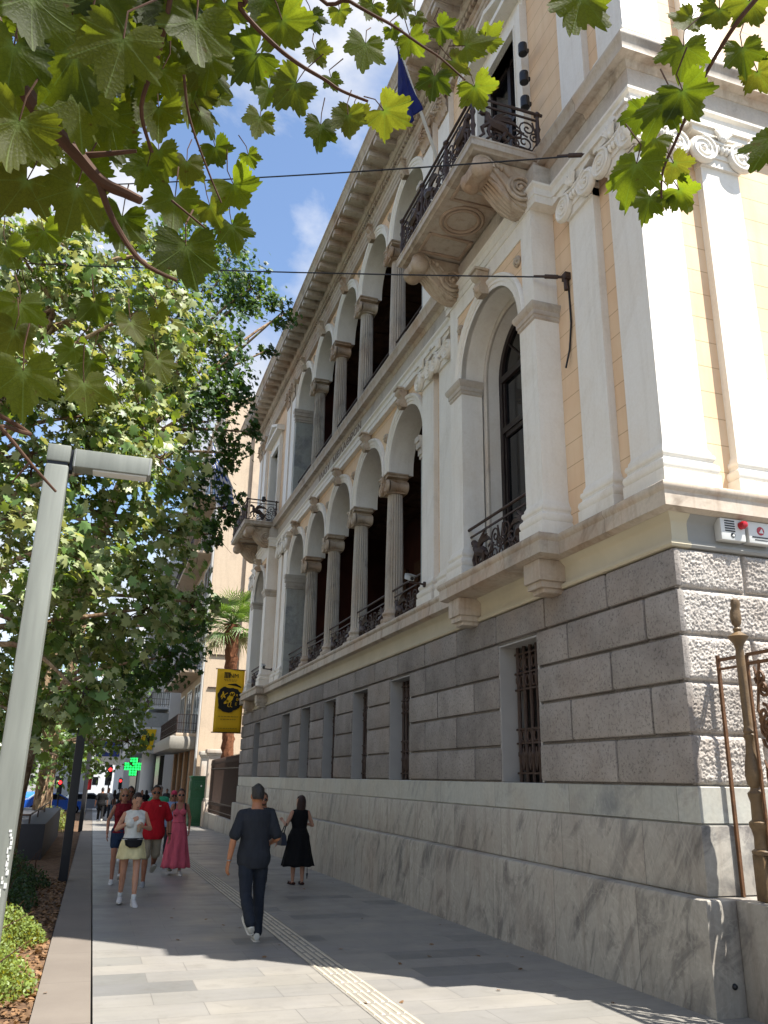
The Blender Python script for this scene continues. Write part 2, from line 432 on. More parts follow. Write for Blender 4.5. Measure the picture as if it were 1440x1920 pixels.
def keystone_mb(s=1):
    """scrolled keystone with a little head, origin at its foot on the wall face (x=0), facing -x"""
    b=MB(); w=.09*s
    pr=[(0,0),(-.11,-.02),(-.16,.03),(-.165,.09),(-.13,.14),(-.12,.2),(-.15,.25),(-.2,.28),(-.22,.33),(-.2,.38),(0,.4)]
    b.extrude([(p[0]*s,p[1]*s) for p in pr],lambda u,v,d:(u,d,v),-w,w)
    b.box(-.24*s,0,-w-.03,w+.03,.38*s,.42*s)
    for sg in (-1,1): b.tube([(-.16*s+.05*s*math.cos(a)*(1-a/14),sg*w,.32*s+.05*s*math.sin(a)*(1-a/14)) for a in [i*.7 for i in range(18)]],.012*s,5)
    b.ball((-.15*s,0,.1*s),.07*s,8,6,(.9,.9,1.2)); b.ball((-.2*s,0,.09*s),.025*s,6,5)
    for sg in (-1,1): b.tube([(-.1*s,sg*.07*s,.17*s),(-.16*s,sg*.075*s,.1*s),(-.12*s,sg*.07*s,.02*s)],.022*s,6)
    return b
key_me=keystone_mb(1).mesh('keystone',M_CONSOLE,50)
def rosette_mb():
    b=MB(); b.lathe([(.105,0),(.11,-.03),(.085,-.05),(.07,-.03),(.05,-.03),(.045,-.07),(.02,-.085),(.001,-.085)],14,axis='x')
    for k in range(6): b.ball((-.045,.068*math.cos(k*PI/3),.068*math.sin(k*PI/3)),.03,6,5)
    return b
ros_me=rosette_mb().mesh('rosette',M_CONSOLE,50)

# -- orders
def volute(b,x,y,z,r,sg=1,t=.05,turns=2.4):
    b.lathe([(r*.97,0),(r,-.012),(r*.98,-t*.7),(r*.9,-t),(.001,-t*.9)],22,(x,y,z),'x')
    n=int(turns*16); pts=[]
    for i in range(n+1):
        a=i/16*2*PI; q=r*.93*(1-i/n)**.85+.012; pts.append((x-t,y+sg*q*math.sin(a),z+q*math.cos(a)))
    b.tube(pts,[r*.11*(1-.5*i/n) for i in range(n+1)],6); b.ball((x-t,y,z),r*.14,8,6)
def ionic_mb(w,deep=None):
    """origin: centre of shaft top on the front face; z up .45"""
    b=MB(); h=.42; yv=w/2-.005; r=.155; zv=.15
    d=deep or .1
    b.box(-.03,d,-w/2,w/2,.0,.1); b.box(-.045,d,-w/2-.01,w/2+.01,.1,.17)
    b.box(-.05,d,-w/2,w/2,.17,.33)
    n=7
    for i in range(n):
        y=-w*.36+w*.72*i/(n-1); b.ball((-.06,y,.2),.038,6,5,(1,.8,1.35))
    for sg in (-1,1):
        volute(b,-.035,sg*yv,zv,r,-sg)
    b.tube([(-.075,-yv+.03+(2*yv-.06)*i/12,.305-.05*math.sin(PI*i/12)) for i in range(13)],.02,6)
    b.tube([(-.07,-yv+.06+(2*yv-.12)*i/12,.25-.045*math.sin(PI*i/12)) for i in range(13)],.014,6)
    hw=yv+r*.7
    b.extrude([(-hw,.36),(-hw*.55,.335),(0,.325),(hw*.55,.335),(hw,.36),(hw,.42),(-hw,.42)],lambda u,v,q:(q,u,v),-.075,d)
    b.extrude([(-hw-.03,.42),(hw+.03,.42),(hw+.03,.455),(-hw-.03,.455)],lambda u,v,q:(q,u,v),-.1,d)
    for k in range(7):
        a=-1.2+.4*k; b.tube([(-.09,.01*k-.03,.3),(-.11,.07*math.sin(a),.34+.03*math.cos(a)),(-.115,.11*math.sin(a),.35+.08*math.cos(a))],[.02,.02,.012],5)
    b.ball((-.09,0,.31),.04,8,6)
    if deep:
        for sg in (-1,1):
            b.lathe([(r*.95,0),(r*.8,.08),(r*.62,deep*.42),(r*.62,deep*.58),(r*.8,deep-.08),(r*.95,deep)],16,(0,sg*yv,zv),'x')
            for q in (.4,.5,.6): b.lathe([(r*.66,-.012),(r*.7,0),(r*.66,.012)],16,(deep*q,sg*yv,zv),'x')
    return b
def scaled(b,k): b.v=[(x*k,y*k,z*k) for x,y,z in b.v]; return b
ion_me=scaled(ionic_mb(.475),1.2).mesh('ionic_capital',M_PIL,45)
def corinth_mb(w):
    b=MB()
    b.loft([[(-.0-t*.09,-w/2-t*.06,z),(-.0-t*.09,w/2+t*.06,z),(.1,w/2+t*.06,z),(.1,-w/2-t*.06,z)] for t,z in ((.1,0),(.15,.3),(.5,.46),(1.1,.56))])
    for row,(z0,hh,n,o) in enumerate(((.02,.2,4,0),(.2,.2,3,.5),)):
        for i in range(n):
            y=-w/2+w*(i+.5)/n
            b.loft([[(-.02-x,y-ww,z),(-.045-x,y,z),(-.02-x,y+ww,z),(0,y,z)] for x,ww,z in ((0,.06,z0),(.02,.075,z0+hh*.5),(.06,.06,z0+hh*.85),(.11,.04,z0+hh),(.12,.015,z0+hh*.86))])
    for sg in (-1,1):
        volute(b,-.06,sg*(w/2-.02),.46,.085,-sg,.04,1.6); volute(b,-.05,sg*.07,.45,.05,sg,.03,1.4)
    hw=w/2+.1; b.extrude([(-hw,.55),(hw,.55),(hw,.62),(-hw,.62)],lambda u,v,q:(q,u,v),-.11,.1)
    b.ball((-.11,0,.56),.05,8,6)
    return b
cor_me=corinth_mb(.5).mesh('corinthian_capital',M_CONSOLE,45)
def pil_prof(z0,zb,z1):
    k=(zb-z0)/.47
    return [(-.02,z0),(.075,z0),(.075,z0+.17*k),(.055,z0+.18*k),(.068,z0+.2*k),(.075,z0+.235*k),(.068,z0+.27*k),(.05,z0+.285*k),(.035,z0+.30*k),(.035,z0+.325*k),(.048,z0+.34*k),(.052,z0+.365*k),(.045,z0+.39*k),(.025,z0+.4*k),(.022,z0+.43*k),(.006,z0+.455*k),(0,z0+.48*k),(0,z1),(-.02,z1)]
PILS=[(7.30,7.87),(11.82,12.39),(12.66,13.22)]
PILS+= [(mir(b_),mir(a_)) for a_,b_ in PILS]
def cap_at(me,y,z,parent,x=5.12,rz=0):
    o=link(me.name,me,parent); o.location=Vector((x,y,z))-wloc(parent); o.rotation_euler=(0,0,rz); return o
for (z0,zb,z1,me,capz) in ((4.548,5.02,9.3,ion_me,8.755),(10.255,10.6,14.86,cor_me,14.24)):
    for a,e in PILS:
        b=MB(); b.sweep(pil_prof(z0,zb,z1),[(XW+.01,a),(5.12,a),(5.12,e),(XW+.01,e)]); p=mpart('pilaster',b,M_PIL)
        cap_at(me,(a+e)/2,capz,p)
    b=MB(); b.sweep(pil_prof(z0,zb,z1),[(5.67,6.53),(5.67,6.42),(5.12,6.42),(5.12,6.97),(5.23,6.97)]); p=mpart('corner_pilaster',b,M_PIL)
    cap_at(me,6.695,capz,p); cap_at(me,6.42,capz,p,x=5.395,rz=PI/2).location.y=6.42-YC+0
    p.children[-1].location=Vector((5.395,6.42,capz))-wloc(p)
    b=MB(); b.sweep(pil_prof(z0,zb,z1),[(5.23,mir(6.97)),(5.12,mir(6.97)),(5.12,mir(6.42)),(5.67,mir(6.42)),(5.67,mir(6.53))]); p=mpart('corner_pilaster',b,M_PIL); cap_at(me,mir(6.695),capz,p)
    b=MB(); b.sweep(pil_prof(z0,zb,z1),[(6.60,6.53),(6.60,6.42),(6.05,6.42),(6.05,6.53)]); p=mpart('pilaster',b,M_PIL)
    o=cap_at(me,6.42,capz,p,x=6.325,rz=PI/2)

# -- columns of the two loggias
def column_mbs(z0,zb,zc):
    sh=MB(); n=96; rings=[]
    for i in range(13):
        t=i/12; z=zb+(zc-zb)*t; r0=.19*(1-.15*t**1.6); ring=[]
        for k in range(n):
            ph=(k*20/n)%1; fl=0 if ph<.2 else math.sin(PI*(ph-.2)/.8)**.6
            q=r0-.034*fl*(1 if .0<t<1 else .2); a=2*PI*k/n; ring.append((q*math.cos(a),q*math.sin(a),z))
        rings.append(ring)
    sh.loft(rings)
    ba=MB(); k=(zb-z0)/.42
    ba.box(-.29,.29,-.29,.29,z0,z0+.12*k)
    ba.lathe([(.25,z0+.12*k),(.268,z0+.15*k),(.272,z0+.18*k),(.262,z0+.215*k),(.235,z0+.23*k),(.215,z0+.25*k),(.212,z0+.28*k),(.228,z0+.295*k),(.24,z0+.325*k),(.228,z0+.355*k),(.204,z0+.365*k),(.2,z0+.4*k),(.189,zb+.005)],28)
    return sh,ba
cap_c=scaled(ionic_mb(.42,.44),.9).mesh('ionic_capital',M_CONSOLE,45)
for (z0,zb,zc,ct) in ((4.548,4.98,7.45,7.42),(10.25,10.68,13.25,13.22)):
    sh,ba=column_mbs(z0,zb,zc); root=None
    for i in range(4):
        yc=(ARCH[i]+ARCH[i+1])/2
        if root is None:
            root=part('column',sh,M_MARBLE,mus,smooth=40,local=True,loc=(5.42-XW,yc-YC,-gz(YC)))
            cb=part('column_base',ba,M_LEDGE,root,local=True)
            cc=link('ionic_capital',cap_c,root,True,(-.2,0,ct+.03))
        else:
            r=copy_obj(root,mus,(5.42-XW,yc-YC,-gz(YC))); copy_obj(cb,r); copy_obj(cc,r)

# -- loggia arches
for lev,(zc,zt,zs) in enumerate(((7.86,9.35,7.95),(13.66,15.0,13.7))):
    b=MB(); s=MB(); av=MB()
    for i,c in enumerate(ARCH):
        y0=13.27 if i==0 else c-1.23; y1=mir(13.27) if i==4 else c+1.23
        arch_panel(b,XW,5.72,c,1.012,zc,zs,zt,y0,y1); soffit(s,XW-.01,5.74,c,1.0,zc,zs); archivolt(av,XW,c,1.0,zs,AV,z0=zc+.02)
    for y0,y1 in ((13.25,13.35),(mir(13.35),mir(13.25))):
        pass
    mpart('loggia_spandrels',b,M_YEL); mpart('arch_soffit',s,M_PIL,smooth=40); mpart('archivolt',av,M_PIL,smooth=40)
    # end responds with impost
    zf=4.548 if lev==0 else 10.25; zi=7.42 if lev==0 else 13.22
    for y0,y1,sg in ((13.22,13.35,1),(mir(13.35),mir(13.22),-1)):
        b=MB(); b.box(5.15,5.75,y0,y1,zf,zc); im=MB()
        e=y1 if sg>0 else y0
        for q,za,zb_ in ((.03,zi,zi+.07),(.05,zi+.07,zi+.2),(.08,zi+.2,zi+.33),(.1,zi+.33,zc)):
            im.box(5.15-q,5.78,min(e,e+sg*q),max(e,e+sg*q),za,zb_) 
            im.box(5.15-q,5.15,y0,y1,za,zb_)
        p=mpart('loggia_respond',b,M_BAND); mpart('impost',im,M_MARBLE,p)
    for i,c in enumerate(ARCH):
        o=link('keystone',key_me,mus); o.location=Vector((XW-.03,c,zs+.97))-wloc(mus)
        if i: 
            o=link('rosette',ros_me,mus); o.location=Vector((XW-.005,c-1.23,zs+.8))-wloc(mus)

# -- interiors of the loggias
for lev,(z0,z1) in enumerate(((4.5,9.42),(10.2,15.05))):
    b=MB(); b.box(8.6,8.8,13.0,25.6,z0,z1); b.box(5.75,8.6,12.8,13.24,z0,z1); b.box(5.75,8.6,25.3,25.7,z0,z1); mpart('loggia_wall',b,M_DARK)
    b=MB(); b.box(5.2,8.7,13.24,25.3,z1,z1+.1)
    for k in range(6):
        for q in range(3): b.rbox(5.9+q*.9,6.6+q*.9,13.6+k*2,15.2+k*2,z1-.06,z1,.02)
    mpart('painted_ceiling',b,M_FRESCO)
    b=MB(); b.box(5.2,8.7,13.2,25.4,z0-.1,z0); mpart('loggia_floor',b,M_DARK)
    for c in ARCH:
        b=MB(); arch_panel(b,8.5,8.6,c,.62,z0,z0+2.6,z0+3.45,c-.85,c+.85,14); d=mpart('inner_door_case',b,M_FRESCO)
        b=MB(); b.box(8.56,8.6,c-.62,c+.62,z0,z0+3.2); b.box(8.54,8.57,c-.02,c+.02,z0,z0+3.2); b.box(8.54,8.57,c-.62,c+.62,z0+2.5,z0+2.6); mpart('inner_door',b,M_WOOD,d)

# -- wrought-iron panels
def spiral(cx,cz,r,turns,a0,sg=1,n=12,r1=.012):
    m=int(abs(turns)*n); return [(0,cx+(r*(1-i/m)+r1)*math.cos(a0+sg*2*PI*i/n),cz+(r*(1-i/m)+r1)*math.sin(a0+sg*2*PI*i/n)) for i in range(m+1)]
def griffin_panel(w,h,b=None):
    """panel in the yz plane, y 0..w, z 0..h: winged beasts among scrolls"""
    b=b or MB(); t=.013
    b.box(-.012,.012,0,w,-.012,.012); b.box(-.012,.012,0,w,h-.012,h+.012)
    n=max(1,round(w/.95)); u=w/n
    for k in range(n):
        y0=k*u; P=lambda y,z:(0,y0+y*u,z*h)
        m=1 if k%2==0 else -1
        F=(lambda y,z:P(y,z)) if m>0 else (lambda y,z:P(1-y,z))
        b.tube([F(.5,.38),F(.4,.47),F(.28,.5),F(.2,.6),F(.19,.76),F(.13,.82)],[.05*h/.6,.085*h/.6,.075*h/.6,.06,.045,.03],7)     # body and neck
        b.ball(F(.12,.8),.05,7,5); b.tube([F(.12,.8),F(.05,.74)],[.03,.008],5)
        b.tube([F(.2,.5),F(.1,.35),F(.13,.18),F(.06,.06)],[.04,.03,.022,.018],6); b.tube([F(.24,.48),F(.2,.3),F(.23,.14),F(.17,.05)],[.04,.028,.022,.018],6)
        b.tube([F(.48,.4),F(.44,.22),F(.5,.12),F(.44,.04)],[.05,.035,.022,.018],6)
        for q in range(4): b.tube([F(.25,.55),F(.33+.03*q,.78-.02*q),F(.45+.06*q,.92-.07*q),F(.5+.07*q,.97-.12*q)],[.03,.028,.02,.008],5)
        b.tube([F(.5,.4),F(.6,.3),F(.72,.36),F(.74,.5),F(.66,.56),F(.6,.5)],[.03,.024,.02,.018,.016,.012],6)
        for (cy,cz,r,a0,sg) in ((.78,.24,.2,PI/2,1),(.84,.68,.17,-PI/2,-1),(.33,.18,.12,0,1),(.62,.16,.1,PI,-1),(.95,.45,.1,0,1)):
            sp=spiral(0,0,r*h/.75,1.7,a0,sg); b.tube([(0,F(cy,0)[1]+m*p[1],cz*h+p[2]) for p in sp],t,5)
        b.tube([F(.62,.05),F(.7,.1),F(.9,.06),F(.98,.3),F(.97,.6),F(.92,.9)],t,5)
    return b
# railings between the columns (first floor) and in the loggia above
def rail_mb(w,h=.62,hr=.78):
    b=griffin_panel(w,h)
    return b
def rail_set(y0,y1,x,z,parent,h=.6,hr=.78):
    w=y1-y0; b=MB(); b.T=Matrix.Translation((x,y0,z+.05)); griffin_panel(w,h,b); p=mpart('iron_railing',b,M_IRON,parent)
    b=MB(); b.tube([(x-.03,y0-.02,z+hr),(x-.03,y1+.02,z+hr)],.022,8); mpart('handrail',b,M_IRON,p); return p
ends=[13.36]+[ (ARCH[i]+ARCH[i+1])/2 for i in range(4)]+[mir(13.36)]
for i in range(5):
    a=ends[i]+(.21 if i else 0); e=ends[i+1]-(.21 if i<4 else 0)
    rail_set(a,e,5.36,4.55,None); rail_set(a,e,5.36,10.26,None)

# -- projecting window bays on the first floor
def impost_prof(z): return [(0,z),(.02,z+.02),(.02,z+.06),(.035,z+.07),(.035,z+.13),(.06,z+.16),(.075,z+.2),(.075,z+.235),(.04,z+.245),(0,z+.25)]
BAYAV=[(-.012,-.05),(-.012,.03),(.05,.03),(.055,.045),(.1,.045),(.11,.06),(.15,.075),(.17,.075),(.18,.05),(.18,-.02)]
for (a,e) in BAYS:
    yc=(a+e)/2; xb=4.86; r=.985; zs=7.80
    for p0,p1 in ((a,a+.43),(e-.43,e)):
        b=MB(); b.sweep(pil_prof(4.548,5.02,7.56),[(XW,p0),(xb,p0),(xb,p1),(XW,p1)]); p=mpart('bay_pier',b,M_PIL)
        im=MB(); im.sweep(impost_prof(7.555),[(XW,p0),(xb,p0),(xb,p1),(XW,p1)]); im.box(xb-.02,XW,p0-.01,p1+.01,7.79,7.804); mpart('impost',im,M_MARBLE,p)
    b=MB(); arch_panel(b,xb+.02,XW+.02,yc,r,7.8,zs,9.16,a+.012,e-.012); mpart('bay_spandrel',b,M_YEL)
    b=MB()
    for p0,p1 in ((a,a+.3),(e-.3,e)): b.box(xb,XW,p0,p1,7.804,9.02)
    b.box(xb,XW,a,e,9.02,9.305); mpart('bay_frame',b,M_PIL)
    b=MB(); soffit(b,xb-.005,XW+.03,yc,r-.012,7.8,zs); mpart('arch_soffit',b,M_PIL,smooth=40)
    b=MB(); archivolt(b,xb+.02,yc,r,zs,BAYAV); mpart('archivolt',b,M_PIL,smooth=40)
    o=link('keystone',key_me,mus); o.location=Vector((xb-.01,yc,zs+.95))-wloc(mus)
    for y_ in (a+.42,e-.42):
        o=link('rosette',ros_me,mus); o.location=Vector((xb+.015,y_,8.72))-wloc(mus); o.scale=(.8,.8,.8)
    # inner order
    b=MB(); arch_panel(b,5.25,5.56,yc,.87,4.5,zs,9.2,a+.05,e-.05); soffit(b,5.24,5.57,yc,.86,4.548,zs); mpart('inner_jamb',b,M_PIL,smooth=40)
    b=MB(); archivolt(b,5.25,yc,.86,zs,[(-.005,-.02),(-.005,.015),(.03,.03),(.07,.03),(.08,0)],z0=4.55); mpart('inner_moulding',b,M_MARBLE,smooth=40)
    win=MB(); x=5.5
    archivolt(win,x,yc,.76,zs,[(0,-.04),(0,.04),(.11,.04),(.11,-.04)],z0=4.55)
    win.box(x-.04,x+.04,yc-.05,yc+.05,4.55,zs+.02); win.box(x-.05,x+.04,yc-.78,yc+.78,zs-.06,zs+.05); win.box(x-.045,x+.04,yc-.78,yc+.78,6.86,6.96)
    for sg in (-1,1):
        c=yc+sg*.4
        for q in (-.33,.29): win.box(x-.025,x+.02,c+q,c+q+.05,4.6,7.72)
        win.box(x-.025,x+.02,c-.33,c+.33,4.6,5.1); win.box(x-.025,x+.02,c-.33,c+.33,6.78,6.86)
        win.tube([(x,yc+sg*.02,zs),(x,yc+sg*.55,zs+.55)],.02,6)
    p=mpart('arched_window',win,M_WOOD)
    g=NT('dark_glass') if 'dark_glass' not in bpy.data.materials else None
    if g: M_GLASS=g.fin(lin('#0b0c0d'),.08,.5)
    b=MB(); arch_panel(b,x+.01,x+.016,yc,.01,4.55,zs,zs+.01,yc-.8,yc+.8,4)
    b.extrude([(yc+.8*math.cos(PI*i/16),zs+.8*math.sin(PI*i/16)) for i in range(17)],lambda u,v,d:(d,u,v),x+.01,x+.016); mpart('window_pane',b,M_GLASS,p)
    rail_set(a+.43,e-.43,4.98,4.55,None,.58,.74)
    b=MB(); b.box(5.6,5.64,a,e,4.5,9.3); mpart('unlit_room_sheet',b,M_DARK)  # dark sheet standing in for the unlit room behind the arch

# -- middle entablature with inscription
b=MB(); b.sweep([(-.1,9.29),(.105,9.3),(.105,9.42),(.118,9.425),(.118,9.53),(.13,9.545),(.155,9.565),(.158,9.60),(.11,9.61)],fpath(.27,8.36,11.31)); mpart('architrave',b,M_PIL)
b=MB(); b.sweep([(.108,9.6),(.108,9.925),(0,9.93)],fpath(.27,8.36,11.31)); mpart('frieze',b,M_MARBLE)
b=MB(); b.sweep([(.0,9.92),(.115,9.922),(.135,9.945),(.15,9.985),(.165,10.0),(.26,10.005),(.275,10.01),(.275,10.13),(.285,10.145),(.30,10.185),(.31,10.2),(.31,10.235),(.25,10.245),(-.3,10.26)],fpath()); mpart('middle_cornice',b,M_LEDGE)
def text_mesh(s,size,depth,mat,align='CENTER',name='lettering'):
    c=bpy.data.curves.new(name,'FONT'); c.body=s; c.size=size; c.extrude=depth; c.align_x=align; c.align_y='CENTER'; c.resolution_u=2
    o=bpy.data.objects.new(name,c); COL.objects.link(o); dg=bpy.context.evaluated_depsgraph_get()
    me=bpy.data.meshes.new_from_object(o.evaluated_get(dg)); COL.objects.unlink(o); bpy.data.objects.remove(o)
    me.materials.clear(); me.materials.append(mat); return me
M_LETTER=plain('inscription_paint','#6f6355',.7,.2)
me=text_mesh('ΙΛΙΟΥ  ΜΕΛΑΘΡΟΝ',.26,.004,M_LETTER)
for v in me.vertices: v.co.x*=1.75
o=link('inscription',me,mus); o.rotation_euler=(PI/2,0,-PI/2); o.location=Vector((XW-.112,YC,9.77))-wloc(mus)

# -- balconies on scrolled consoles
def console_mb():
    """side profile in xz, x from 0 (wall) to -.98, z 0..-.72, width .36"""
    b=MB(); w=.17
    pr=[(.0,0),(-.98,0),(-.98,-.1),(-.93,-.06)]
    S_=[(-.78,-.02),(-.93,-.06),(-.985,-.17),(-.95,-.28),(-.85,-.32),(-.76,-.29),(-.68,-.3),(-.58,-.38),(-.47,-.5),(-.36,-.6),(-.22,-.66),(-.08,-.66),(0,-.62),(0,-.02)]
    b.extrude(S_,lambda u,v,d:(u,d,v),-w,w)
    for sg in (-1,1):
        for (cx,cz,r,dr,a0) in ((-.82,-.165,.145,1,0),(-.24,-.38,.2,1,PI)):
            n=40; pts=[(cx+(r*(1-i/n)**.8+.015)*math.cos(a0+dr*i*.38),sg*(w+.032),cz+(r*(1-i/n)**.8+.015)*math.sin(a0+dr*i*.38)) for i in range(n+1)]
            b.tube(pts,[.03*(1-.5*i/n) for i in range(n+1)],6); b.ball((cx,sg*(w+.035),cz),.042,8,6)
            b.lathe([(r,-.03),(r*1.02,.008),(r*.95,.018),(.001,.012)],18,(cx,sg*w,cz),'y') if sg>0 else b.lathe([(r,.03),(r*1.02,-.008),(r*.95,-.018),(.001,-.012)],18,(cx,sg*w,cz),'y')
        b.tube([(-.8,sg*(w+.01),-.02),(-.62,sg*(w+.012),-.2),(-.44,sg*(w+.01),-.42),(-.26,sg*(w+.01),-.585)],.022,6)
        b.tube([(-.66,sg*(w+.01),-.04),(-.5,sg*(w+.012),-.13),(-.4,sg*(w+.01),-.22)],.02,6)
        b.ball((-.52,sg*(w+.01),-.12),.045,8,6); b.ball((-.58,sg*w,-.09),.035,8,6)
    b.lathe([(.1,-.27),(.15,-.22),(.155,-.15),(.125,-.05),(.12,.05),(.155,.15),(.15,.22),(.1,.27)],18,(-.83,0,-.19),'y')
    for k in range(5):
        y=-.12+.06*k; b.tube([(-.7,y,-.3),(-.6,y*1.1,-.39),(-.46,y*1.1,-.53),(-.3,y*.9,-.65),(-.1,y*.7,-.68)],[.02,.035,.04,.035,.02],6)
    return b
con_me=console_mb().mesh('scroll_console',M_CONSOLE,50)
def iron_post(b,x,y,z,h):
    b.lathe([(.035,z),(.05,z+.03),(.03,z+.06),(.028,z+.2),(.045,z+.25),(.03,z+.3),(.025,z+h*.6),(.045,z+h*.68),(.03,z+h*.75),(.026,z+h),(.05,z+h+.02),(.05,z+h+.05),(.02,z+h+.09)],10,(x,y,0))
for (a,e) in BAYS:
    y0=(a+e)/2-1.53; y1=(a+e)/2+1.53; yc=(a+e)/2
    b=MB(); b.sweep([(-.4,10.02),(-.06,10.02),(-.05,10.035),(-.02,10.05),(0,10.055),(0,10.15),(.012,10.16),(.012,10.185),(0,10.19),(-.4,10.19)],[(5.15,y0),(3.93,y0),(3.93,y1),(5.15,y1)],cap=True)
    b.box(4.0,5.15,y0+.06,y1-.06,10.03,10.185)
    sl=mpart('balcony_slab',b,M_LEDGE)
    b=MB(); zz=10.028
    def frame(xa,xb,ya,yb,t=.05,d=.035):
        b.rbox(xa,xb,ya,ya+t,zz-d,zz,.01); b.rbox(xa,xb,yb-t,yb,zz-d,zz,.01); b.rbox(xa,xa+t,ya,yb,zz-d-.003,zz,.01); b.rbox(xb-t,xb,ya,yb,zz-d-.003,zz,.01)
    frame(4.08,4.84,y0+.6,y0+1.12); frame(4.08,4.84,y1-1.12,y1-.6)
    for rr in (.33,.26): b.tube([(4.46+rr*math.cos(q*PI/20),yc+rr*math.sin(q*PI/20),zz-.01) for q in range(40)],.03,6,closed=True)
    mpart('coffered_soffit',b,plain('soffit_marble','#a5907c',.8,.2,var=.3,scale=2.2,bump=.1),sl)
    for y_ in (y0+.33,y1-.33):
        o=link('scroll_console',con_me,mus); o.location=Vector((4.98,y_,10.02))-wloc(mus)
    # wall strip behind the consoles
    b=MB(); b.sweep([(-.05,9.62),(.0,9.64),(.02,9.7),(.02,9.9),(.05,9.93),(.05,10.02)],[(XW,y0+.05),(4.93,y0+.05),(4.93,y1-.05),(XW,y1-.05)]); mpart('bay_cornice',b,M_LEDGE)
    # railing
    zb=10.24; h=.6
    b=MB(); b.T=Matrix.Translation((3.99,y0+.1,zb)); griffin_panel(y1-y0-.2,h,b); b.T=None
    rl=mpart('iron_railing',b,M_IRON)
    for ys in (y0+.07,y1-.07):
        b=MB(); b.T=Matrix.Translation((4.03,ys,zb))@Matrix.Rotation(-PI/2,4,'Z'); griffin_panel(.98,h,b); mpart('side_panel',b,M_IRON,rl)
    b=MB(); b.tube([(5.1,y0+.07,zb+.72),(3.99,y0+.07,zb+.72),(3.99,y1-.07,zb+.72),(5.1,y1-.07,zb+.72)],.024,8); mpart('handrail',b,M_IRON,rl)
    for (x,y) in ((3.99,y0+.07),(3.99,y1-.07),(5.02,y0+.07),(5.02,y1-.07),(3.99,yc-.5),(3.99,yc+.5)):
        b=MB(); iron_post(b,x,y,10.19,.72); mpart('railing_post',b,M_IRON,rl)
    # second-floor window with casing and pediment
    hw=.72; zt=13.5
    for yl,yr in ((a+.1,yc-hw),(yc+hw,e-.1)):
        b=MB(); b.box(XW+.002,5.8,yl,yr,10.2,15.0); mpart('bay_wall',b,M_YEL)
    b=MB(); b.box(XW+.002,5.8,yc-hw,yc+hw,zt,15.0); mpart('bay_wall',b,M_YEL)
    b=MB()
    for sg in (-1,1):
        b.box(5.1,5.5,min(yc+sg*hw,yc+sg*(hw-.02)),max(yc+sg*hw,yc+sg*(hw-.02)),10.2,zt)
        b.box(5.12,XW,min(yc+sg*hw,yc+sg*(hw+.24)),max(yc+sg*hw,yc+sg*(hw+.24)),10.2,zt+.2)
        b.box(5.09,5.12,min(yc+sg*(hw+.16),yc+sg*(hw+.24)),max(yc+sg*(hw+.16),yc+sg*(hw+.24)),10.2,zt+.2)
    b.box(5.12,5.5,yc-hw,yc+hw,zt,zt+.2); b.box(5.15,XW,yc-hw-.24,yc+hw+.24,zt+.2,zt+.42)
    w_=hw+.42
    b.extrude([(-w_,0),(w_,0),(w_,.1),(-w_,.1)],lambda u,v,d:(d,yc+u,zt+.42+v),4.93,XW)
    b.extrude([(-w_,.1),(w_,.1),(0,.52)],lambda u,v,d:(d,yc+u,zt+.42+v),5.12,XW)
    for sg in (-1,1): b.extrude([(sg*w_,.1),(sg*w_,.19),(0,.62),(0,.52)][::sg],lambda u,v,d:(d,yc+u,zt+.42+v),4.93,XW)
    cs=mpart('window_casing',b,M_PIL)
    b=MB(); x=5.42; b.box(x-.04,x+.04,yc-hw,yc-hw+.09,10.2,zt); b.box(x-.04,x+.04,yc+hw-.09,yc+hw,10.2,zt); b.box(x-.04,x+.04,yc-.05,yc+.05,10.2,zt); b.box(x-.04,x+.04,yc-hw,yc+hw,zt-.09,zt); b.box(x-.04,x+.04,yc-hw,yc+hw,12.2,12.3); b.box(x-.03,x+.03,yc-hw,yc+hw,10.2,10.6)
    wn=mpart('balcony_window',b,M_WOOD); b=MB(); b.box(x+.005,x+.012,yc-hw,yc+hw,10.2,zt); mpart('window_pane',b,M_GLASS,wn)

# -- crowning entablature, modillions, roof
TOP=15.95
b=MB(); b.sweep([(-.1,14.84),(.105,14.85),(.105,14.97),(.12,14.975),(.12,15.09),(.14,15.1),(.155,15.13),(.155,15.16),(.11,15.17),(.11,15.3),(.13,15.31),(.16,15.34),(.16,15.36),(-.1,15.37)],fpath()); mpart('top_architrave',b,M_LEDGE)
b=MB(); b.sweep([(-.1,15.36),(.13,15.362),(.13,15.49),(.24,15.495),(.26,15.52),(.3,15.55),(.3,15.7),(.82,15.705),(.82,15.82),(.835,15.83),(.86,15.87),(.89,15.92),(.92,15.94),(.92,15.98),(.3,16.02),(-.5,16.06)],fpath()); mpart('crown_cornice',b,M_LEDGE)
b=MB(); b.box(0,.1,0,.085,0,.11); dme=b.mesh('dentil',M_LEDGE,0); b=MB(); k=0; y=6.44
while y<mir(6.42):
    if k<90: o=link('dentil',dme,mus); o.location=Vector((5.0,y,15.375))-wloc(mus); k+=1
    else: b.box(5.0,5.1,y,y+.085,15.375,15.485)
    y+=.14
for q in range(9): o=link('dentil',dme,mus); o.location=Vector((5.1+.14*q,6.3,15.375))-wloc(mus)
mpart('dentil_course',b,M_LEDGE,smooth=0)['kind']='stuff'
b=MB(); b.rbox(-.5,0,-.11,.11,0,.135,.012); b.rbox(-.46,0,-.13,.13,.115,.148,.006); b.rbox(-.46,-.2,-.07,.07,-.018,.002,.006)
mo=b.mesh('modillion',M_LEDGE,35)
y=6.32
while y<mir(6.2):
    o=link('modillion',mo,mus); o.location=Vector((4.925,y,15.55))-wloc(mus); y+=.512
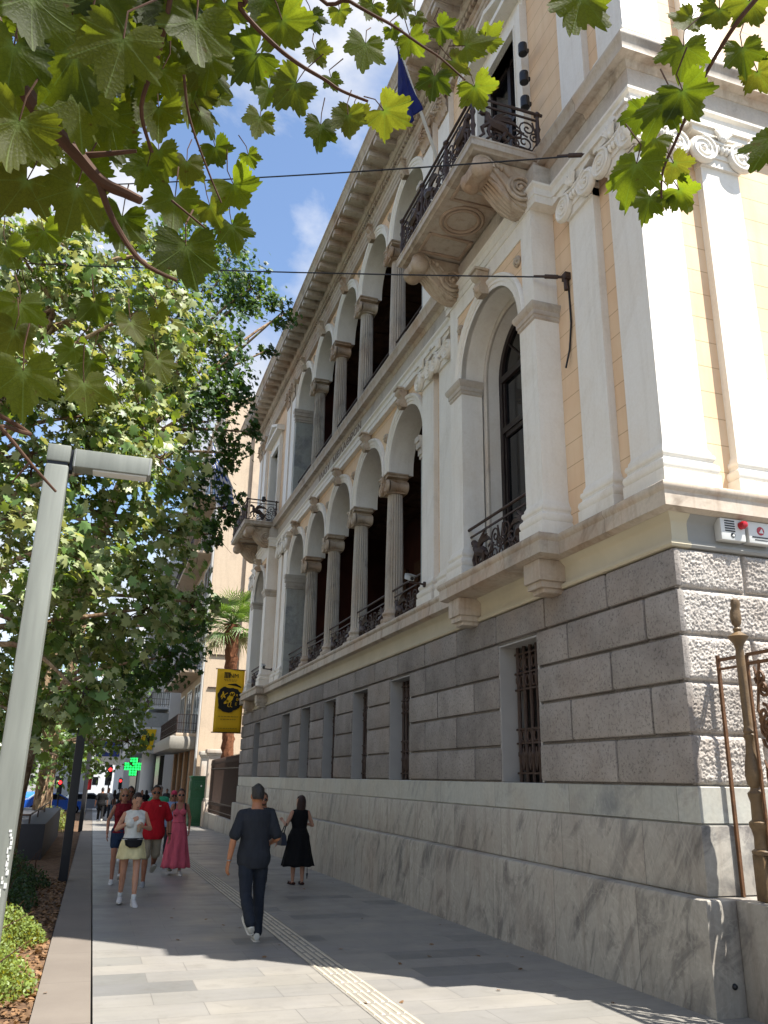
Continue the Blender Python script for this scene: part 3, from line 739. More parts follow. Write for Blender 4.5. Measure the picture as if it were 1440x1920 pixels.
for k in range(6):
    o=link('modillion',mo,mus); o.location=Vector((5.5+.512*k,6.225,15.55))-wloc(mus); o.rotation_euler=(0,0,PI/2)
b=MB(); x0,x1,y0,y1=4.5,13,5.85,mir(5.85); b.add([(x0,y0,16.0),(x1,y0,16.0),(x1,y1,16.0),(x0,y1,16.0),(8.6,y0+4.4,17.3),(8.6,y1-4.4,17.3)],[(0,1,4),(1,2,5,4),(2,3,5),(3,0,4,5),(0,3,2,1)]); mpart('tiled_roof',b,M_TILE,smooth=0)
b=MB(); b.box(8.8,13,6.9,mir(6.9),-.6,15.9); mpart('building_core',b,M_YEL)

# ---- small fittings on the building: things of their own
M_BLACK=plain('black_metal','#15161a',.45,.4); M_WHITE=plain('white_plastic','#c9c9c4',.4,.4,var=.04); M_RED=plain('red_lens','#a01420',.25,.5,var=.05)
def spot(y,z,label):
    r=empty('spotlight',(5.1,y,z),label,'spotlight','floodlights beside the balcony windows')
    b=MB(); b.lathe([(.06,-.1),(.07,-.09),(.07,.09),(.06,.1)],12,(-.1,0,0)); part('lamp_body',b,M_BLACK,r,local=True)
    b=MB(); b.box(-.06,0,-.02,.02,-.03,.03); part('bracket',b,M_BLACK,r,local=True)
for z,l in ((12.48,'topmost black spotlight on the casing of the near balcony window'),(11.92,'black spotlight halfway up the casing of the near balcony window'),(11.44,'lowest black spotlight just above the near balcony railing')):
    spot(8.66,z,l)
for z,l in ((11.9,'upper black spotlight beside the far balcony window'),(11.2,'lower black spotlight beside the far balcony window')):
    spot(mir(8.66),z,l)
def cctv(loc,rz,label):
    r=empty('security_camera',loc,label,'camera','security cameras on the museum',rz)
    b=MB(); b.tube([(0,0,0),(-.28,0,.02)],.018,8); b.lathe([(.05,-.01),(.05,.02)],10,(0,0,0),'x'); part('bracket',b,M_IRON,r,local=True)
    b=MB(); b.T=Matrix.Translation((-.27,0,.1))@Matrix.Rotation(.35,4,'X'); b.rbox(-.045,.045,-.14,.14,-.045,.045,.012); b.box(-.055,.055,-.17,.1,.05,.058); part('camera_body',b,plain('grey_casing','#8b8d8c',.4,.5),r,local=True)
    b=MB(); b.T=Matrix.Translation((-.27,0,.1))@Matrix.Rotation(.35,4,'X'); b.lathe([(.032,-.15),(.032,-.138)],12,axis='y'); part('lens',b,M_BLACK,r,local=True)
cctv((5.05,12.94,4.92),0,'security camera on a bracket at the foot of the pilaster by the near bay')
cctv((5.05,mir(12.0),5.0),0,'security camera on a bracket at the foot of the far pilasters')
r=empty('security_camera',(5.55,13.36,5.75),'white security camera inside the nearest loggia arch','camera','security cameras on the museum')
b=MB(); b.rbox(-.06,.06,.02,.2,-.05,.05,.015); part('camera_body',b,M_WHITE,r,local=True); b=MB(); b.box(-.02,.02,0,.04,-.09,.09); part('bracket',b,M_WHITE,r,local=True)
def alarm(x,label,siren):
    r=empty('alarm_box',(x,6.43,4.14),label,'alarm box','alarm boxes on the corner of the museum')
    b=MB(); b.rbox(-.15,.15,-.1,0,-.115,.115,.014); part('casing',b,M_WHITE,r,local=True)
    if siren:
        b=MB(); b.lathe([(.04,0),(.042,-.04),(.03,-.07),(.001,-.08)],14,(.1,-.1,.05),'y'); part('red_lamp',b,M_RED,r,local=True)
        b=MB()
        for k in range(5): b.box(-.1,0.02,-.106,-.099,.08-.026*k,.092-.026*k)
        part('grille_slots',b,M_BLACK,r,local=True)
        cx,cz,q=-.01,-.06,.026
    else: cx,cz,q=0,.02,.045
    b=MB(); b.lathe([(q,0),(q,-.005)],18,(cx,-.1,cz),'y'); em=part('emblem',b,M_RED if not siren else M_BLACK,r,local=True)
    b=MB(); b.extrude([(-.6*q,-.5*q),(.7*q,-.5*q),(.3*q,.6*q)],lambda u,v,d:(cx+u,d,cz+v),-.108,-.103); part('emblem_triangle',b,M_WHITE,em,local=True)
    if not siren:
        b=MB(); b.box(-.11,.11,-.104,-.099,-.055,-.042); b.box(-.08,.08,-.104,-.099,-.08,-.072); part('print_line',b,M_BLACK,r,local=True)
alarm(5.80,'white alarm siren box with a red lamp under the ledge',True)
alarm(6.14,'white alarm box with a round red emblem and no lamp, right of the siren box',False)
# =====================================================================  STREET
def strip(name,x0,x1,y0,y1,dz,mat,step=6,kind='structure',th=0.0):
    b=MB(); n=max(1,int((y1-y0)/step))
    for i in range(n):
        a=y0+(y1-y0)*i/n; e=y0+(y1-y0)*(i+1)/n
        b.add([(x0,a,gz(a)+dz),(x1,a,gz(a)+dz),(x1,e,gz(e)+dz),(x0,e,gz(e)+dz)],[(0,1,2,3)])
    if th:
        b.add([(x0,y0,gz(y0)+dz),(x0,y1,gz(y1)+dz),(x0,y1,gz(y1)+dz-th),(x0,y0,gz(y0)+dz-th)],[(0,1,2,3)])
        b.add([(x1,y0,gz(y0)+dz),(x1,y1,gz(y1)+dz),(x1,y1,gz(y1)+dz-th),(x1,y0,gz(y0)+dz-th)],[(0,1,2,3)])
    return structure(part(name,b,mat,smooth=0),kind)
def paving():
    t=NT('marble_paving'); p=t.pos(); 
    br=t.n.new('ShaderNodeTexBrick'); t.l(t.pos(),br.inputs['Vector']); br.offset=.37; br.squash=1; br.inputs['Scale'].default_value=1
    for k,v in (('Mortar Size',.004),('Mortar Smooth',.3),('Bias',0),('Brick Width',1.1),('Row Height',.44)): br.inputs[k].default_value=v
    br.inputs['Color1'].default_value=(0,0,0,1); br.inputs['Color2'].default_value=(1,1,1,1); br.inputs['Mortar'].default_value=(.5,.5,.5,1)
    c=t.ramp(br.outputs['Color'],[(0,'#676663'),(.05,'#6c6b66'),(.11,'#7e7b75'),(.6,'#837f78'),(1,'#8a857c')])
    c=t.mix(.5,c,t.ramp(t.noise(t.pos(scale=(.5,3.2,1)),1.4,6,.65,.6),[(.3,.78),(.7,1.1)]),'MULTIPLY')
    c=t.mix(t.ramp(t.noise(p,.55,5,.6),[(.42,0.),(.7,.55)]),c,lin('#767474'))
    c=t.mix(t.ramp(t.noise(p,9,4,.7),[(.62,0.),(.75,.35)]),c,lin('#55524e'))
    vs=t.voronoi(p,2.3,'F1',0); c=t.mix(t.ramp(vs,[(.035,.4),(.06,0.)]),c,lin('#3c3a37')); c=t.mix(t.ramp(t.noise(p,3.1,5,.7,1.),[(.56,0.),(.7,.3)]),c,lin('#5c5852'))
    c=t.mix(t.math('MULTIPLY',br.outputs['Fac'],.6),c,lin('#4c4a47'))
    t.bump(t.math('SUBTRACT',t.noise(p,22,4),t.math('MULTIPLY',br.outputs['Fac'],1.5)),.12,.006)
    r=t.ramp(t.noise(p,1.7,4),[(.3,.34),(.7,.56)])
    return t.fin(c,r,.45)
M_ASPH=plain('asphalt','#45464a',.85,.3,var=.15,scale=3,bump=.3,bscale=80)
def concrete(nm,a,bb):
    t=NT(nm); p=t.pos(); c=t.ramp(t.noise(p,1.2,6,.6),[(.3,a),(.7,bb)])
    c=t.mix(t.ramp(t.noise(p,12,4,.7),[(.6,0.),(.72,.4)]),c,lin('#6b625a'))
    s=t.sep(p); f=t.math('FRACT',t.math('MULTIPLY',s[1],1/1.5)); j=t.math('GREATER_THAN',t.math('ABSOLUTE',t.math('SUBTRACT',f,.5)),.4965)
    c=t.mix(t.math('MULTIPLY',j,.5),c,lin('#4d4640'))
    t.bump(t.noise(p,40,4),.25,.006); return t.fin(c,.75,.3)
M_SOIL=None
def soil():
    t=NT('bed_soil'); p=t.pos(); c=t.ramp(t.noise(p,5,6,.7),[(.3,'#3e3026'),(.55,'#66503e'),(.75,'#86705a')]); t.bump(t.noise(p,20,5),.8,.03); return t.fin(c,.95,.1)
M_SOIL=soil()
gr=MB(); gr.add([(-400,-60,gz(-60)-.16),(400,-60,gz(-60)-.16),(400,600,gz(600)-.16),(-400,600,gz(600)-.16)],[(0,1,2,3)]); structure(part('ground',gr,M_ASPH,smooth=0))
strip('pavement',.21,9,-6,86,0,paving(),th=.14)
strip('border_strip',-.25,.193,-6,86,.0,concrete('border_concrete','#675f57','#726a61'),th=.14)
strip('planting_bed',-3.0,-.262,-6,70,-.035,M_SOIL)
strip('kerb',-3.3,-3.0,-6,86,.0,concrete('kerb_stone','#8f8a84','#a09a92'),th=.15)
b=MB()
# tactile guide strip: raised bars
y=1.5
M_TACT=plain('tactile_paving','#a89f8d',.6,.3,var=.15,scale=4,bump=.2)
M_TACTB=plain('tactile_base','#7d7870',.7,.2,var=.2,scale=5); b.cur=0
b.add([(2.33,1,gz(1)+.004),(2.66,1,gz(1)+.004),(2.66,60,gz(60)+.004),(2.33,60,gz(60)+.004)],[(0,1,2,3)])
b.cur=1
while y<48:
    for k in range(5):
        x=2.352+.064*k; L=.392 if k in (0,2,4) else .33
        z=gz(y); vs=[(x,y,z+.004),(x+.034,y,z+.004),(x+.034,y+L,z-SLOPE*L+.004),(x,y+L,z-SLOPE*L+.004),(x+.006,y+.01,z+.011),(x+.028,y+.01,z+.011),(x+.028,y+L-.01,z-SLOPE*L+.011),(x+.006,y+L-.01,z-SLOPE*L+.011)]
        b.add(vs,[(4,5,6,7),(0,1,5,4),(1,2,6,5),(2,3,7,6),(3,0,4,7)])
    y+=.40
structure(part('tactile_strip',b,[M_TACTB,M_TACT],smooth=0))

# ---- garden fence beside the museum, running towards the viewer
def fence_panel(y0,y1,x,z0,z1,parent,mat):
    b=MB(); h=z1-z0
    for z in (z0+.05,z0+.32,z1-.12,z1-.04): b.box(x-.014,x+.014,y0,y1,z-.014,z+.014)
    n=max(2,int((y1-y0)/.27)); u=(y1-y0)/n
    for k in range(n+1): b.box(x-.011,x+.011,y0+k*u-.011,y0+k*u+.011,z0,z1-.04)
    for k in range(n):
        c=y0+(k+.5)*u
        for (cz,r,a0,sg) in ((z0+.55,.1,0,1),(z0+.9,.085,PI,-1),(z1-.3,.08,0,-1),(z1-.62,.1,PI/2,1),(z0+1.3,.1,PI,1),(z0+.18,.07,0,1)):
            for m_ in (-1,1):
                sp=spiral(0,0,r*.8,1.5,a0,sg,10,.012); b.tube([(x+m_*.006,c+m_*(p[1]*.8+.02),cz+p[2]+m_*.05) for p in sp],.015,5)
        b.tube([(x,c-.1,z0+.34),(x,c+.06,z0+.7),(x,c-.07,z0+1.15),(x,c+.08,z0+1.5),(x,c,z1-.1)],.014,5)
        for q in range(4): b.tube([(x+.02,c-.11,z0+.4+.4*q),(x+.02,c+.02,z0+.5+.4*q),(x+.02,c+.1,z0+.68+.4*q)],[.02,.03,.008],5)
        for q in range(3): b.ball((x,c+(-1)**q*.05,z0+.75+.33*q),.03,6,5,(.5,1.2,1.6))
    return part('scroll_panel',b,mat,parent)
M_RUST=plain('rusty_gilt_iron','#5a3d24',.6,.35,var=.4,scale=9,bump=.4,bscale=50)
M_FIRON=plain('old_bronze_paint','#5e4a30',.5,.45,var=.4,scale=8,bump=.3,bscale=50)
def fence_post_mb():
    b=MB()
    b.rbox(-.075,.075,-.075,.075,0,.36,.01)
    b.lathe([(.1,.36),(.105,.39),(.075,.41),(.07,.5),(.085,.56),(.1,.585),(.1,.62),(.07,.64),(.065,.78),(.08,.83),(.085,.855),(.055,.88),(.05,.9),(.075,.93),(.088,1.0),(.08,1.08),(.055,1.2),(.047,1.3),(.06,1.32),(.06,1.345),(.05,1.355),(.06,1.375),(.05,1.4),(.046,1.42),(.046,2.02),(.04,2.1),(.055,2.15),(.1,2.2),(.11,2.215),(.07,2.235),(.035,2.26),(.045,2.285),(.03,2.3)],18)
    b.v=[(x*.86,y*.86,z) for x,y,z in b.v]
    return b
def owl_mb():
    b=MB(); b.loft([[(r*math.cos(a)*1.0,r*.8*math.sin(a)+dy,z) for a in [2*PI*k/10 for k in range(10)]] for r,dy,z in ((.02,.0,2.3),(.045,.0,2.33),(.055,.0,2.39),(.05,.0,2.45),(.04,-.01,2.48),(.048,-.015,2.51),(.042,-.015,2.55),(.015,-.01,2.57))])
    return b
fr=empty('garden_fence',(5.45,6.05,.78),'rusty scrolled iron garden fence with turned posts right of the museum corner','fence')
def fpost(y):
    p=part('fence_post',fence_post_mb(),M_FIRON,fr,local=True,loc=(0,y-6.05,0)); part('owl_finial',owl_mb(),M_FIRON,p,local=True)
for y in (6.05,3.6,1.15,-1.3): fpost(y)
for y in (6.05,3.6,1.15): fence_panel(y-2.37,y-.08,5.45,.83,2.86,fr,M_RUST)
b=MB(); b.box(5.436,5.464,6.33,6.358,.78,2.86); b.box(5.44,5.46,6.1,6.329,2.80,2.83); b.box(5.44,5.46,6.1,6.329,2.72,2.74); part('end_rod',b,M_RUST,fr)
wl=MB(); wl.rbox(5.27,5.75,-2.5,6.235,-.4,.775,.012); wl2=part('garden_wall',wl,M_PLINTH); tag(wl2,'low grey marble wall under the rusty garden fence at the right edge','wall')
b=MB(); b.ball((5.17,6.235,.13),.025,10,7); bt=part('wall_stud',b,M_BLACK,mus)

# ---- lamp posts
def lamp_post(loc,h,w,arm,mat,label,rz=0):
    r=empty('street_lamp',loc,label,'street lamp','square street lamps along the planting bed',rz)
    b=MB(); b.rbox(-w/2,w/2,-w/2,w/2,-.1,h-.17,.022); pm=part('lamp_pole',b,mat,r,local=True)
    b=MB(); b.box(-w/2+.012,w/2-.012,-w/2+.012,w/2-.012,h-.17,h-.145); b.box(w/2,w/2+.025,-.05,.05,h-.2,h-.02); part('dark_joint',b,M_BLACK,r,local=True)
    b=MB(); b.rbox(-w/2,w/2,-w/2,w/2,h-.145,h,.014); part('pole_cap',b,mat,r,local=True)
    b=MB(); x0=w/2+.025; b.rbox(x0,x0+arm,-w/2,w/2,h-.175,h-.02,.01); a_=part('lamp_head',b,mat,r,local=True)
    b=MB(); b.rbox(x0+.16,x0+arm-.03,-w/2+.025,w/2-.025,h-.187,h-.172,.004); part('diffuser',b,M_WHITE,a_,local=True)
    for q in (.012,arm-.02): 
        b=MB(); b.box(x0+q,x0+q+.006,-w/2-.002,w/2+.002,h-.177,h-.018); part('seam',b,plain('seam_grey','#8a8c8b',.5),a_,local=True)
    return r
def painted():
    t=NT('grey_lamp_paint'); v=t.coord('Object'); c=t.ramp(t.noise(t.coord('Object',(9,9,.8)),1.3,5),[(.3,'#696c65'),(.7,'#7c7f77')]); c=t.mix(t.ramp(t.noise(v,6,4),[(.6,0.),(.75,.25)]),c,lin('#777a73')); t.bump(t.noise(v,30,3),.06,.003); return t.fin(c,.5,.4)
M_LAMP=painted(); M_LAMP_SHADED=plain('shaded_pole_paint','#2b2a2d',.5,.4,var=.1)  # far poles: lamp paint darkened, their shade put into the colour
lp0=lamp_post((-.572,6.8,gz(6.8)),4.36,.178,.62,M_LAMP,'pale grey square street lamp in the left foreground with a short box arm')
b=MB(); rt=random.Random(4)
for k in range(16):
    x=.04+rt.uniform(0,.03); z=.98+k*.028; b.box(x,x+rt.uniform(.008,.022),-.0925,-.0888,z,z+rt.uniform(.015,.04))
part('torn_sticker',b,M_WHITE,lp0,local=True)
b=MB(); b.rbox(-.055,.055,-.0935,-.0885,.45,.8,.001); part('access_door',b,M_LAMP,lp0,local=True)
lamp_post((-.34,18.4,gz(18.4)),4.6,.17,.6,M_LAMP_SHADED,'dark street lamp post in the bed behind the low hedge',0)
lamp_post((-.28,38.8,gz(38.8)),4.6,.17,.6,M_LAMP_SHADED,'dark street lamp post farther up, beside the ramp parapet',0)

# ---- cables
def cable(p,q,sag,label,x=None):
    b=MB(); P=Vector(p); Q=Vector(q); n=24
    b.tube([P.lerp(Q,i/n)-Vector((0,0,sag*4*(i/n)*(1-i/n))) for i in range(n+1)],.011,6)
    c=part('cable',b,M_BLACK); tag(c,label,'cable','cables strung from the museum front')
    b=MB(); d=(Q-P).normalized(); b.tube([P,P+d*.12,P+d*.125,P+d*.3,P+d*.31,P+d*.45],[.02,.02,.03,.03,.018,.014],8); part('turnbuckle',b,M_IRON,c); return c
A1=at_y(1110,290,7.62); k=5.11/A1.x; A1=Vector((A1.x*k,A1.y*k,(A1.z-CAM_H)*k+CAM_H))
A2=at_y(1064,520,7.9); k=5.2/A2.x; A2=Vector((A2.x*k,A2.y*k,(A2.z-CAM_H)*k+CAM_H))
cable(A1,at_y(-500,350,19),.25,'upper black cable, anchored near the pilaster capital')
cable(A2,at_y(-500,462,17),.12,'lower black cable, anchored on the yellow wall beside the arched bay')
b=MB(); p0=A2; b.tube([p0,p0+Vector((.01,.0,-.25)),p0+Vector((0,-.02,-.7)),p0+Vector((.0,.05,-1.05)),p0+Vector((-.04,.1,-1.3))],.014,6); c=part('loose_wire',b,M_BLACK,mus)
b=MB(); b.box(A2.x-.06,A2.x+.03,A2.y-.05,A2.y+.05,A2.z-.05,A2.z+.05); b.lathe([(.03,-.2),(.03,.03)],8,(A2.x-.03,A2.y,A2.z)); part('cable_anchor',b,M_IRON,mus)

# ---- flags
def on_x(x,y,X):
    v=ray(x,y); k=X/v[0]; return Vector((X,v[1]*k,v[2]*k+CAM_H))
def flag(base,tip,outline,mat,label,stripes=None):
    r=empty('flag',base,label,'flag','flags on the balconies')
    b=MB(); b.tube([base-(tip-base).normalized()*.3,base.lerp(tip,1.05)],.026,8); b.ball(base.lerp(tip,1.07),.05,8,6); part('flag_pole',b,M_WHITE,r)
    n=14; m=10; vs=[]; d=(tip-base)
    for i in range(n+1):
        s_=i/n; top=base.lerp(tip,outline[0]+(1-outline[0])*s_)+(Vector((0,0,-.02)))
        L=outline[1]*(.45+.55*(1-abs(2*s_-1.1)))
        for j in range(m+1):
            t_=j/m; fold=math.sin(s_*13+t_*2)*.09*t_
            side=Vector((-d.y,d.x,0)).normalized()*fold
            vs.append(top+Vector((0,0,-L*t_))+side+Vector((.12*t_*(1-s_),0,0)))
    b=MB(); mi=[]
    b.add(vs,[]); 
    for i in range(n):
        for j in range(m):
            b.cur=1 if stripes and (j//1+ (i//3))%2 else 0
            b.f.append((i*(m+1)+j,i*(m+1)+j+1,(i+1)*(m+1)+j+1,(i+1)*(m+1)+j)); b.mi.append(b.cur)
    o=part('flag_cloth',b,mat if isinstance(mat,list) else [mat],r,smooth=80); s=o.modifiers.new('thick','SOLIDIFY'); s.thickness=.006
M_FBLUE=plain('blue_flag_cloth','#1a2258',.8,.2,var=.08); M_GBLUE=plain('greek_flag_blue','#2d4a8c',.8,.2,var=.08); M_FWHITE=plain('flag_white','#c8c8ca',.8,.2,var=.05)
flag(on_x(820,298,4.0),on_x(744,82,3.0),(.66,1.15),M_FBLUE,'plain dark blue flag hanging from a white pole on the near balcony')
fb=Vector((4.0,mir(9.84)-.2,10.9)); flag(fb,fb+Vector((-1.3,-.4,2.4)),(.35,1.9),[M_GBLUE,M_FWHITE],'blue and white striped flag on the far balcony',True)

# ---- museum banner at the far corner
M_BAN=plain('yellow_banner','#e2b21c',.6,.3,var=.06,scale=3); M_BINK=plain('banner_black','#15130f',.6,.3)
bn=empty('banner',(5.2,32.15,3.2),'yellow vertical museum banner with a black owl coin, hung at the far museum corner','banner')
b=MB(); W=1.06; Hh=2.36
n=8; vs=[]
for i in range(n+1):
    for j in range(n+1):
        u=i/n; v=j/n; vs.append((-W-.1+u*W,.025*math.sin(v*5+u*2),.05+v*Hh))
b.add(vs,[(i*(n+1)+j,i*(n+1)+j+1,(i+1)*(n+1)+j+1,(i+1)*(n+1)+j) for i in range(n) for j in range(n)])
cl=part('banner_cloth',b,M_BAN,bn,local=True); sm=cl.modifiers.new('thick','SOLIDIFY'); sm.thickness=.01
for z in (.05,.05+Hh):
    b=MB(); b.tube([(-W-.16,0,z),(.25,0,z)],.02,8); part('banner_rod',b,M_IRON,bn,local=True)
cx=-W/2-.1; cz=.05+Hh*.52
b=MB(); pts=[]
for k in range(40):
    a=2*PI*k/40; r=.46*(1+.06*math.sin(3*a+1)+.04*math.sin(7*a)+.03*math.sin(13*a+2)); c_,s_=math.cos(a),math.sin(a); e=.78
    pts.append((cx+r*math.copysign(abs(c_)**e,c_),cz+r*math.copysign(abs(s_)**e,s_)))
b.extrude(pts,lambda u,v,d:(u,d,v),-.05,-.04); b.tube([(cx-.1,-.045,cz+.56),(cx+.2,-.045,cz+.56),(cx+.42,-.045,cz+.47)],[.01,.05,.02],6,flat=(0,0,1)); part('coin_disc',b,M_BINK,cl,local=True)
b=MB()
def ell(x,z,rx,rz,rot=0,y0=-.064,n=18): b.extrude([(x+rx*math.cos(a)*math.cos(rot)-rz*math.sin(a)*math.sin(rot),z+rx*math.cos(a)*math.sin(rot)+rz*math.sin(a)*math.cos(rot)) for a in [2*PI*k/n for k in range(n)]],lambda u,v,d:(u,d,v),y0,y0+.012)
ell(cx+.02,cz+.03,.1,.19,-.55); ell(cx+.1,cz+.2,.1,.085); ell(cx-.12,cz-.1,.05,.11,-.9)
for q in (-.03,.07): b.tube([(cx+q,-.058,cz-.1),(cx+q-.02,-.058,cz-.26),(cx+q+.05,-.058,cz-.28)],.016,5)
for q,(u,v) in enumerate(((-.3,.12),(-.25,.22),(-.2,.1))): ell(cx+u,cz+v,.03,.07,.5*q-.4)
b.tube([(cx-.3,-.058,cz+.0),(cx-.2,-.058,cz+.16),(cx-.08,-.058,cz+.24)],.014,5)
owl=part('coin_owl',b,M_BAN,cl,local=True)
b=MB(); 
for q in (.06,.14): 
    b.lathe([(.03,0),(.03,-.01)],10,(cx+q,-.066,cz+.21),'y')
part('owl_eyes',b,M_BINK,cl,local=True)
for txt,x_,z_,sz in (('Α',.27,.16,.13),('Θ',.3,.0,.14),('Ε',.26,-.17,.14)):
    o=link('coin_letter',text_mesh(txt,sz,.004,M_BAN),cl,True,(cx+x_,-.06,cz+z_)); o.rotation_euler=(PI/2,0,0)
o=link('lettering',text_mesh('NM',.23,.004,M_BINK),cl,True,(cx+.12,-.05,.05+Hh*.895)); o.rotation_euler=(PI/2,0,0)
b=MB()
for k in range(4): b.box(cx-.25+.055*k,cx-.25+.055*k+.035,-.05,-.043,Hh*.855+.05,Hh*.935+.05)
b.box(cx-.26,cx-.02,-.05,-.043,Hh*.935+.05,Hh*.95+.05); part('museum_logo',b,M_BINK,cl,local=True)
b=MB()
for z_,w_ in ((.83,.52),(.81,.44),(.245,.76),(.20,.58),(.06,.72)):
    x=cx-w_/2
    while x<cx+w_/2: l_=random.uniform(.04,.12); b.box(x,min(x+l_,cx+w_/2),-.045,-.038,.05+Hh*z_,.05+Hh*z_+.022); x+=l_+.025
part('print_lines',b,plain('banner_small_print','#8a6e14',.6),cl,local=True)

# ---- fence, gate piers, cabinet beyond the museum
M_PIER=marble('pier_stone','#b4aca1','#8f8a84','#b58f6c',.5,1.2,.6,None,.4)
def pier(x,y,label):
    r=empty('gate_pier',(x,y,gz(y)),label,'gate pier','stone gate piers beyond the museum')
    b=MB(); b.rbox(-.4,.4,-.4,.4,-.3,1.15,.03); b.rbox(-.36,.36,-.36,.36,1.13,1.3,.03); part('pier_base',b,M_PIER,r,local=True)
    b=MB(); b.rbox(-.31,.31,-.31,.31,1.28,3.35,.015); part('pier_shaft',b,M_PIER,r,local=True)
    b=MB(); b.rbox(-.36,.36,-.36,.36,3.33,3.45,.02); b.rbox(-.43,.43,-.43,.43,3.43,3.62,.03); part('pier_cap',b,M_PIER,r,local=True)
pier(5.62,43.2,'grey stone gate pier, in shade, right behind the yellow banner')
pier(5.6,45.9,'sunlit stone gate pier standing behind the green cabinet')
r=empty('iron_fence',(5.45,37.5,gz(37.5)),'dark iron bar fence between the far museum corner and the shaded gate pier','fence')
b=MB()
y=32.6
while y<42.7:
    z=gz(y)+.5; b.lathe([(.02,z),(.02,z+.5),(.04,z+.55),(.02,z+.6),(.018,z+2.3),(.035,z+2.36),(.03,z+2.42),(.005,z+2.6)],6,(5.45,y,0)); y+=.16
part('iron_bars',b,M_IRON,r); b=MB()
for z in (.75,1.1,2.6): b.box(5.43,5.47,32.3,42.8,z-.6,z-.56)
part('fence_rail',b,M_IRON,r); b=MB(); b.rbox(5.28,5.62,32.3,42.78,-1,.02,.02); part('fence_plinth',b,M_PLINTH,r)
M_GREEN=plain('green_cabinet_paint','#235234',.5,.4,var=.12)
r=empty('utility_cabinet',(5.15,44.2,gz(44.2)),'dark green utility cabinet with two panelled doors beside the gate pier','cabinet')
b=MB(); b.rbox(-.5,.5,-.45,.45,.12,2.25,.02); part('cabinet_body',b,M_GREEN,r,local=True); b=MB(); b.rbox(-.54,.54,-.49,.49,2.23,2.36,.03); b.rbox(-.53,.53,-.48,.48,.0,.14,.02); b.box(-.51,.51,-.46,.46,1.5,1.56); part('cabinet_trim',b,M_GREEN,r,local=True)
b=MB()
for z0,z1 in ((.35,1.3),(1.66,2.1)):
    b.rbox(-.36,.36,-.475,-.445,z0,z1,.02); b.rbox(-.26,.26,-.485,-.47,z0+.1,z1-.1,.01); b.rbox(-.53,-.49,-.33,.33,z0,z1,.02)
part('door_panel',b,M_GREEN,r,local=True); b=MB(); b.lathe([(.04,0),(.04,-.02)],12,(0,-.486,1.88),'y'); part('lock',b,M_WHITE,r,local=True)

# ---- palm
def palm(loc,h,label):
    r=empty('palm_tree',loc,label,'palm')
    b=MB(); n=16; rings=[]
    for i in range(46):
        t_=i/45; z=h*t_; q=.29+.08*(t_>.75)*(t_-.75)*4+.016*((i%2)*2-1)
        rings.append([((q*(1+.12*math.sin(k*5+i*2.1)))*math.cos(2*PI*(k+.5*(i%2))/n)-.26*t_*t_,(q*(1+.1*math.sin(k*3+i)))*math.sin(2*PI*(k+.5*(i%2))/n),z) for k in range(n)])
    b.loft(rings); part('trunk',b,plain('palm_bark','#6a4632',.9,.1,var=.45,scale=9,bump=.8,bscale=25),r,local=True)
    fr_=MB(); de=MB(); top=Vector((-.26,0,h))
    rnd=random.Random(5)
    for i in range(60):
        az=rnd.uniform(0,2*PI); el=rnd.triangular(-.9,1.45,.5); L=rnd.uniform(1.0,1.55)
        m=fr_ if el>-.45 else de
        d=Vector((math.cos(az)*math.cos(el),math.sin(az)*math.cos(el),math.sin(el))); base=top+Vector((0,0,.1))
        hub=base+d*L-Vector((0,0,.12*L)); m.tube([base,base+d*L*.5+Vector((0,0,.02)),hub],[.025,.018,.014],5)
        side=d.cross(Vector((0,0,1))); side=side.normalized() if side.length>.1 else Vector((1,0,0)); nrm=side.cross(d).normalized()
        for q in range(22):
            a=(q/21-.5)*4.1; dd=(d*math.cos(a)+side*math.sin(a)).normalized(); l_=(1.2-.27*abs(a))*rnd.uniform(.85,1.1)
            drop=Vector((0,0,-rnd.uniform(.12,.3)*l_*(1.6 if el<0 else 1)))
            p1=hub+dd*l_*.55+nrm*.04; p2=hub+dd*l_+drop; wv=dd.cross(nrm).normalized()*.02+nrm*.012
            m.add([hub-wv*.4,hub+wv*.4,p1+wv,p1-wv,p2],[(0,1,2,3),(3,2,4)])
    part('fronds',fr_,leaf_mat('palm_frond','#56703a','#7d9a30',.25),r,local=True); part('dead_fronds',de,leaf_mat('dry_frond','#8d8a5e','#8d8a40',.15),r,local=True)
def leaf_mat(nm,d,tr,mixf=.4,rough=.5,var=.35):
    t=NT(nm); g=t.n.new('ShaderNodeNewGeometry'); k=t.ramp(g.outputs['Random Per Island'],[(0,1-var),(1,1+var)]); p=t.noise(t.pos(),2.,3)
    dc=t.mix(1.,lin(d),k,'MULTIPLY'); tc=t.mix(1.,lin(tr),k,'MULTIPLY')
    t.fin(dc,rough,.4); x=t.n.new('ShaderNodeBsdfTranslucent'); t.set(x,'Color',tc); m=t.n.new('ShaderNodeMixShader'); m.inputs[0].default_value=mixf
    t.l(t.b.outputs[0],m.inputs[1]); t.l(x.outputs[0],m.inputs[2]); t.l(m.outputs[0],t.out.inputs[0]); return t.m
palm((6.02,41.4,gz(41.4)),9.6,'tall fan palm with a rusty shaggy trunk behind the yellow banner')

